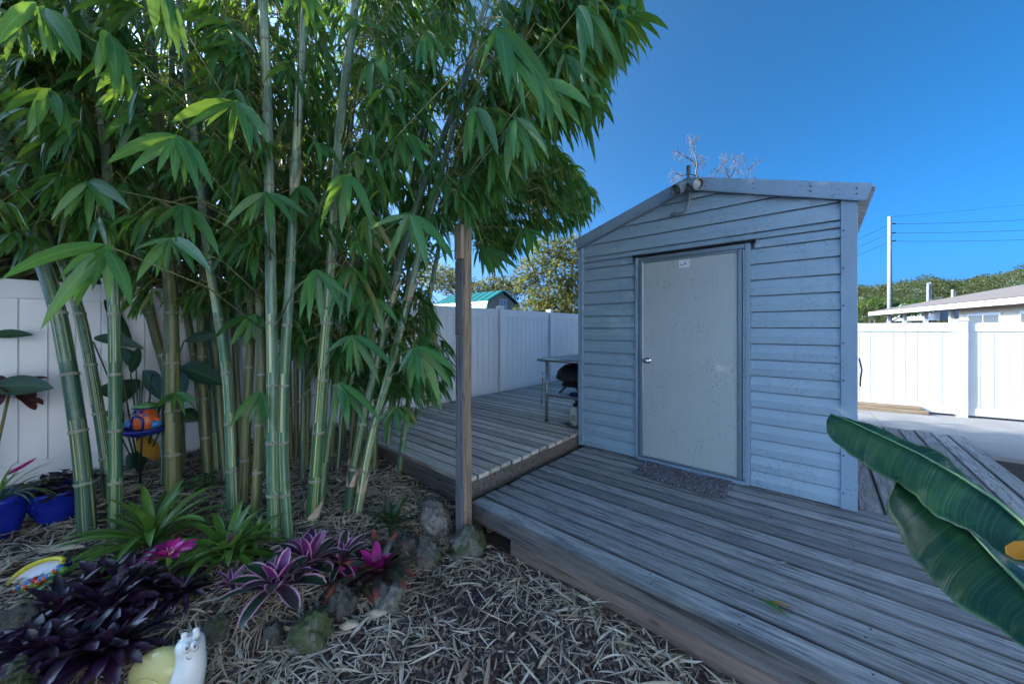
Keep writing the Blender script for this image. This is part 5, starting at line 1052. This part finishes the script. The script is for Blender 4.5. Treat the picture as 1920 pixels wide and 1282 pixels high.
def tree(base, h, blobs, n, size, lm, bark, label, group=None, r=.14, name='tree'):
    base = np.array(base, float); ro = root(name, base, label, 'tree', group); mb = MB(); top = base + [0, 0, h * .55]
    fork = base + [.1, 0, h * .3]; mb.tube([base - [0, 0, .1], base + [.05, .02, h * .15], fork], [r * 1.2, r, r * .85], 10)
    for (c, rr) in blobs: c = np.array(c); mid = (fork + c) / 2 + rng.normal(0, .12 * h / 6, 3); mb.tube(smooth_path([fork, mid, c, c + (c - mid) * .5], 9), list(np.linspace(r * .6, r * .06, 9)), 6)
    for (c, rr) in blobs:
        for _ in range(7): e = np.array(c) + rng.normal(0, .55, 3) * rr; mb.tube([np.array(c) - [0, 0, rr[2] * .4], (np.array(c) + e) / 2, e], [r * .22, r * .14, r * .04], 5)
    obj('trunk', mb, bark, ro, smooth=True); mb = MB(); leaf_cloud(mb, blobs, n, size); obj('crown', mb, lm, ro); return ro
BARK = plain('grey_brown_bark', (.13, .105, .085), .9, 0, .4, 12, .4)
YG = crownmat('yellow_green_tree_leaf', [(.05, .07, .02), (.09, .11, .03), (.13, .13, .045), (.07, .10, .025), (.16, .15, .06)], (.4, .36, .05))
DG = crownmat('mid_green_tree_leaf', [(.03, .07, .02), (.05, .10, .025), (.08, .13, .03), (.11, .15, .035)], (.3, .36, .03))
def blob(x, y, d, rx, rz): return (PD(x, y, d), (rx, rx, rz))
# tree behind the fence, left of the shed
tb_ = PD(1066, 640, 13.5); tb_[2] = 0
tree(tb_, 5, [blob(1030, 470, 13.5, .85, .55), blob(1075, 470, 13.2, .8, .6), blob(1000, 505, 13.6, .75, .5), blob(1060, 515, 13.2, .95, .6), blob(985, 535, 13.8, .55, .4), blob(1030, 555, 13.2, 1.0, .5), blob(1095, 540, 13.6, 1., .7), blob(1060, 575, 13, 1.1, .45), blob(1000, 580, 13.4, .8, .4), blob(1130, 480, 14, 1.1, .9)], 9000, .075, YG, BARK, 'yellow-green tree standing behind the fence just left of the shed', r=.13)
tb_ = PD(925, 640, 24); tb_[2] = 0
tree(tb_, 6, [blob(925, 535, 24, 1.3, .6), blob(900, 545, 24, 1.2, .6), blob(955, 530, 25, 1.2, .6), blob(880, 555, 24, 1.2, .6), blob(940, 550, 24, 1.5, .6), blob(850, 530, 26, 1.8, 1.), blob(815, 520, 26, 1.8, 1.1)], 5000, .11, YG, BARK, 'far yellow-green tree behind the green-roofed barn', r=.2)
# trees behind the left fence, showing through the bamboo and shading the yard
for i, (x, y, h, lb) in enumerate([(-6.9, -.6, 5.0, 'leafy tree behind the fence at the far left of the bamboo'), (-7.2, 2.0, 5.2, 'leafy tree behind the fence seen through the middle of the bamboo')]):
    bl = [((x + random.uniform(-1.1, 1.1), y + random.uniform(-1.5, 1.5), h * random.uniform(.36, .92)), (random.uniform(.8, 1.25), random.uniform(.8, 1.25), random.uniform(.6, .95))) for _ in range(13)] + [((x + .5, y + k, random.uniform(2.2, 3.0)), (.8, .8, .7)) for k in (-2, -1, 0, 1, 2)] + [((x, y, h * .4), (1.2, 1.6, .8)), ((x + .3, y - .6, h * .62), (1.2, 1.5, .9))]
    tree((x, y, .2), h, bl, 9000, .085, YG, BARK, lb, 'trees behind the left fence', r=.16)
# barn with green gambrel roof
GXp = -11.5; barn = root('barn', (GXp - 1.8, 12.47, 0), 'small grey barn with green gambrel roof beyond the white fence', 'barn')
prof = [(11.08, 0), (13.86, 0), (13.86, 1.7), (13.45, 2.78), (12.47, 3.28), (11.49, 2.78), (11.08, 1.7)]
n = N('vertical_grey_siding'); wv = n.new('ShaderNodeTexWave', wave_type='BANDS', bands_direction='Y'); n.link(n.coord(rand=False), wv.inputs['Vector']); wv.inputs['Scale'].default_value = 2.4; n.base(n.ramp(wv.outputs['Fac'], [(.05, (.13, .12, .11)), (.2, (.30, .28, .26))])).set(.8); n.bump(wv.outputs['Fac'], .6, .02)
mb = MB(); mb.prism(prof, 0, GXp - 3.7, GXp); obj('wall', mb, n.m, barn)
GRN = plain('green_metal_roof', (.015, .17, .13), .4, .2, .1, 4); ro_pts = [(10.98, 1.62), (11.42, 2.82), (12.47, 3.36), (13.52, 2.82), (13.96, 1.62)]
for (a, b) in zip(ro_pts[:-1], ro_pts[1:]):
    nrm = np.array([-(b[1] - a[1]), b[0] - a[0]]); nrm = nrm / np.linalg.norm(nrm) * .05; q = [a, b, (b[0] + nrm[0], b[1] + nrm[1]), (a[0] + nrm[0], a[1] + nrm[1])]
    mb = MB(); mb.prism([q[3], q[2], q[1], q[0]], 0, GXp - 3.9, GXp + .12); rp_ = obj('roof_panel', mb, GRN, barn)
    for k in range(9):
        x_ = GXp - 3.8 + .48 * k; q2 = [(p[0] + nrm[0] * .9, p[1] + nrm[1] * .9) for p in (a, b)]; mb = MB(); mb.prism([(q2[0][0] + nrm[0] * .5, q2[0][1] + nrm[1] * .5), (q2[1][0] + nrm[0] * .5, q2[1][1] + nrm[1] * .5), q2[1], q2[0]], 0, x_, x_ + .03); obj('seam', mb, GRN, rp_)
bw = sbox('window', (GXp + .005, 12.22, 2.28), (GXp + .06, 12.72, 2.98), M['vinyl'], barn, .005)
for (a, b) in ((2.33, 2.62), (2.66, 2.94)):
    for (c_, e_) in ((12.26, 12.46), (12.49, 12.68)): sbox('pane', (GXp + .058, c_, a), (GXp + .066, e_, b), plain('barn_glass', (.25, .32, .38), .1), bw, .001)
# house beyond the right fence
dH = np.array([-2.26, 9.8, 0]); dH /= np.linalg.norm(dH); nH = np.array([dH[1], -dH[0], 0]); E0 = np.array([4.26, 16.9, 0]) - dH * 4
def hp_(s, t, z): return E0 + dH * s + nH * t + np.array([0, 0, z])
hz = root('house', hp_(7, 3, 0), 'low cream house with brown roof and white eaves beyond the right fence', 'house')
def hexa(name, s0, s1, t0, t1, z0, z1, m, par=None):
    mb = MB(); v = [hp_(s, t, z) for z in (z0, z1) for (s, t) in ((s0, t0), (s1, t0), (s1, t1), (s0, t1))]; mb.add(v, [(0, 1, 2, 3), (7, 6, 5, 4), (0, 4, 5, 1), (1, 5, 6, 2), (2, 6, 7, 3), (3, 7, 4, 0)]); return obj(name, mb, m, par or hz)
CRM = plain('cream_house_wall', (.50, .44, .34), .85, 0, .06, 8)
hexa('wall', 0, 8.2, .6, 8, -.05, 2.35, CRM); hexa('carport_back_wall', 8.21, 14, 5, 8, -.05, 2.3, CRM)
for s in (8.6, 10.4, 12.2, 13.8): hexa('carport_post', s, s + .12, .55, .67, 0, 2.3, M['vinyl'])
hexa('fascia', -.4, 14.4, -.02, .03, 2.28, 2.46, M['vinyl']); hexa('soffit', -.4, 14.4, .031, .59, 2.30, 2.33, plain('beige_soffit', (.5, .42, .38), .8))  # eaves underside in one even beige tone
SH = plain('brown_shingles', (.20, .155, .125), .9, 0, .25, 25, .3)
mb = MB(); v = [hp_(-.5, -.05, 2.47), hp_(14.4, -.05, 2.47), hp_(10.0, 4.3, 3.55), hp_(2.5, 4.3, 3.75), hp_(-.5, 8.6, 2.47), hp_(14.4, 8.6, 2.47)]; mb.add(v, [(0, 1, 2, 3), (0, 3, 4), (1, 5, 2), (3, 2, 5, 4), (0, 4, 5, 1)]); obj('roof', mb, SH, hz)
for (s0, s1) in ((1.2, 2.2), (4.2, 5.2), (6.0, 7.6)):
    wf = hexa('window', s0, s1, .55, .598, 1.0, 2.1, M['vinyl']); nk = 2
    for k in range(nk): a = s0 + .06 + (s1 - s0 - .06) * k / nk; hexa('pane', a, a + (s1 - s0 - .18) / nk, .54, .549, 1.08, 2.02, plain('house_glass', (.10, .12, .13), .1), wf)
for k, (x, y) in enumerate(((1627, 595), (1640, 597))):
    pass
h2 = root('house', PD(1795, 600, 45) * [1, 1, 0], 'far pale gabled house behind the cream house', 'house')
a, b, c_, e_ = PD(1760, 578, 45), PD(1797, 565.5, 45), PD(1828, 571, 44), PD(1795, 590, 45)
mb = MB(); pts = [PD(1762, 600, 45), PD(1762, 579, 45), PD(1797, 567.5, 45), PD(1832, 573, 44.5), PD(1832, 600, 44.5)]; q = [p + FW * 6 for p in pts]; mb.add(pts + q, [(4, 3, 2, 1, 0), (5, 6, 7, 8, 9)] + [(i, (i + 1) % 5, 5 + (i + 1) % 5, 5 + i) for i in range(5)]); obj('wall', mb, plain('grey_house_wall', (.30, .30, .32), .8), h2)
for (p, q) in ((PD(1756, 579.5, 44.8), PD(1797, 566, 44.8)), (PD(1797, 566, 44.8), PD(1836, 572.5, 44.3))):
    mb = MB(); v = [p, q, q + [0, 0, .22], p + [0, 0, .22]]; v += [x + FW * 6.4 for x in v]; mb.add(v, [(0, 1, 2, 3), (7, 6, 5, 4), (0, 4, 5, 1), (1, 5, 6, 2), (2, 6, 7, 3), (3, 7, 4, 0)]); obj('roof_slope', mb, M['vinyl'], h2)
# utility poles and wires
def pole(px, ytop, d, r, label, m):
    t = PD(px, ytop, d); b = t.copy(); b[2] = -.1; o = root('utility_pole', b, label, 'utility pole'); mb = MB(); mb.tube([b, t], [r * 1.25, r], 14); obj('shaft', mb, m, o, smooth=True); return o, t
CONP = plain('pale_concrete_pole', (.25, .25, .25), .8, 0, .08, 6); GREYP = plain('grey_wood_pole', (.30, .28, .26), .9)
po, t0 = pole(1668, 406, 30, .13, 'tall pale concrete utility pole right of the shed', CONP)
for k, y in enumerate((420, 437, 452)): mb = MB(); c_ = PD(1671, y, 29.85); mb.tube([c_, c_ + RT * .35 + [0, 0, .03]], [.06, .045], 8); obj('insulator', mb, M['dark_metal'], po)
pole(1740, 531, 62, .16, 'grey utility pole in front of the wooded hill, left of its pair', GREYP); lp_, lt = pole(1744.5, 529, 62, .13, 'pale lamp pole in front of the wooded hill, right of its pair', CONP)
mb = MB(); mb.tube([PD(1745, 563, 62), PD(1754, 559.5, 62), PD(1764, 558, 62)], .07, 6); mb.ball(PD(1764, 558.5, 62), (.3, .3, .1), 8, 6); obj('lamp_arm', mb, CONP, lp_)
p3_, t3 = pole(1786, 543, 60, .16, 'short utility pole with transformer in front of the wooded hill', GREYP); mb = MB(); mb.tube([PD(1789.5, 548, 60), PD(1789.5, 555, 60)], .24, 10); obj('transformer', mb, GREYP, p3_)
WR = plain('dark_wire', (.05, .05, .06), .6)
for k, (x0, y0, x1, y1, rd, lb) in enumerate([(1672, 420, 2100, 400, .014, 'top power line running right from the tall pole'), (1672, 437, 2100, 421, .014, 'middle power line running right from the tall pole'), (1672, 452, 2100, 441, .014, 'lowest power line running right from the tall pole'), (1668, 407, 2100, 363, .008, 'thin guard wire at the top of the tall pole'),
    (1664, 423, 1500, 488, .014, 'top power line running left from the tall pole behind the shed'), (1664, 439, 1500, 500, .014, 'middle power line running left from the tall pole behind the shed'), (1664, 455, 1500, 514, .014, 'lowest power line running left from the tall pole behind the shed')]):
    a, b = PD(x0, y0, 29.8), PD(x1, y1, 29.8 if x1 < x0 else 27); pts = []
    for t in np.linspace(0, 1, 24): p = a + (b - a) * t; p[2] -= .5 * 4 * t * (1 - t) * (.35 if k != 3 else .2); pts.append(p)
    mb = MB(); mb.tube(pts, rd, 5); tag(obj('power_line', mb, WR), lb, 'power line')
# wooded hill
HT = [(1300, 545), (1480, 540), (1610, 534), (1660, 531), (1710, 522), (1742, 516), (1785, 526), (1830, 519), (1870, 508), (1920, 497), (2000, 480), (2120, 470), (2350, 500), (2600, 560)]
hx, hy = zip(*HT); xs_ = np.linspace(1300, 2600, 60); ds_ = np.linspace(0, 1, 10); mb = MB(); v = []
def hill_pt(x, t): d = 85 + 95 * t; y = np.interp(x, hx, hy) + 7; zt = EYE + (617 - y) / 664 * 180; p = PD(x, 617, d); p[2] = -1 + (zt + 1) * t ** .75; return p
for t in ds_: v += [hill_pt(x, t) for x in xs_]
mb.add(v, [(j * 60 + i, j * 60 + i + 1, (j + 1) * 60 + i + 1, (j + 1) * 60 + i) for j in range(9) for i in range(59)])
HG = plain('hill_undergrowth', (.045, .065, .02), .95, 0, .4, .3); tag(obj('hill', mb, HG), kind='structure')
W1 = crownmat('hill_tree_leaf', [(.035, .055, .018), (.06, .075, .022), (.09, .09, .03), (.13, .12, .045), (.05, .08, .03)], (.25, .25, .04)); mb = MB()
cl = []
for _ in range(330): x = random.uniform(1560, 2150); t = random.random() ** .8; p = hill_pt(x, t); r_ = random.uniform(1.7, 3.4); cl.append((p + [0, 0, r_ * .25], (r_ * 1.2, r_ * 1.2, r_ * .75)))
leaf_cloud(mb, cl, 46000, .42); tag(obj('hillside_wood', mb, W1), 'green wooded hillside far beyond the right fence', 'wood', kind='stuff')
# far tree line all round
mb = MB(); cl = []
for _ in range(300):
    a = random.uniform(0, 6.283); d = random.uniform(75, 110)
    if -1.15 < math.atan2(math.sin(a), math.cos(a)) - (math.pi / 2 - .2) < .35 and False: continue
    p = np.array([d * math.cos(a), d * math.sin(a), random.uniform(1, 3)]); r_ = random.uniform(2.2, 4.2); cl.append((p, (r_ * 1.5, r_ * 1.5, r_)))
leaf_cloud(mb, cl, 20000, .6); tag(obj('far_tree_line', mb, W1), 'distant low green tree line on the horizon', 'wood', kind='stuff')
sh_ = PD(1635, 588, 40); sh_[2] = 0
tree(sh_, 4, [blob(1625, 575, 40, 1.6, .8), blob(1645, 572, 41, 1.7, .9), blob(1690, 585, 38, 1.3, .6), blob(1720, 578, 45, 1.8, 1.)], 2600, .2, DG, BARK, 'bright green bushy tree at the foot of the wooded hill', r=.15)
# leafless weeping tree behind the shed roof
dt = 19.; zp = lambda x, y: PD(1180 + x / 7.123, 240 + y / 7.123, dt + random.uniform(-.15, .15))
tb_ = zp(1150, 700); tb_[2] = 0; dtm = root('bare_tree', tb_, 'leafless pale weeping tree rising behind the shed roof', 'tree'); DB = plain('pale_bare_bark', (.16, .125, .10), .9, 0, .3, 10); fk = zp(1150, 950)
mb = MB(); mb.tube([tb_, (tb_ + fk) / 2, fk], [.16, .13, .11], 8); obj('trunk', mb, DB, dtm, smooth=True)
BRs = [([(905, 650), (905, 510), (890, 400), (850, 300), (840, 180), (790, 125)], .045), ([(885, 510), (830, 440), (740, 380), (670, 330), (580, 315)], .035), ([(905, 400), (935, 380), (980, 430)], .015), ([(890, 640), (820, 620), (700, 635), (620, 600), (560, 590)], .03), ([(700, 640), (620, 690), (560, 720)], .015), ([(905, 520), (960, 450), (1000, 420)], .015), ([(840, 180), (880, 160), (930, 110)], .012),
 ([(1120, 700), (1200, 550), (1260, 470), (1340, 390)], .028), ([(1250, 480), (1255, 420), (1275, 345)], .013), ([(1180, 580), (1110, 540), (1085, 640)], .013), ([(1320, 700), (1400, 560), (1415, 460), (1375, 380)], .03), ([(1415, 460), (1450, 380), (1540, 365)], .014), ([(1330, 660), (1300, 590), (1310, 545)], .022), ([(1300, 570), (1250, 510)], .015), ([(1535, 700), (1580, 570), (1660, 490), (1760, 425)], .03), ([(1545, 640), (1480, 580), (1450, 570)], .014), ([(1600, 640), (1660, 660), (1710, 690)], .012), ([(1440, 470), (1500, 440), (1560, 430)], .012)]
twm = MB()
for pl, r_ in BRs:
    P_ = [zp(*p) for p in pl]; mb = MB(); s0 = P_[0] if pl[0][1] < 600 or pl[0][0] in (890, 1330, 1545, 1600) else P_[0] + (fk - P_[0]) * .0
    ext = [fk, P_[0]] if r_ >= .028 and pl[0][1] > 600 and pl[0][0] != 890 else [P_[0]]
    pts = smooth_path(ext + P_[1:], 16); mb.tube(pts, list(np.linspace(r_ * 1.2, r_ * .35, 16)), 6); obj('branch', mb, DB, dtm, smooth=True)
    for _ in range(int(15 if r_ > .02 else 9)):                             # hanging twigs
        j = random.randint(8, 15); p = pts[j]; q = p + rng.normal(0, .10, 3); L_ = random.uniform(.12, .42); q2 = q + np.array([random.uniform(-.13, .07), 0, -L_ * .4]) ; q3 = q2 + np.array([random.uniform(-.08, .04), 0, -L_])
        twm.tube([p, q, q2, q3], [.006, .004, .0035, .002], 3, False)
        for _ in range(2): w_ = q + (q2 - q) * random.random(); twm.tube([w_, w_ + rng.normal(0, .07, 3) + [0, 0, -.05], w_ + rng.normal(0, .08, 3) + [0, 0, -.22]], [.0035, .003, .002], 3, False)
tag(obj('hanging_twigs', twm, plain('silvery_twig', (.26, .21, .18), .9), dtm), kind='stuff')
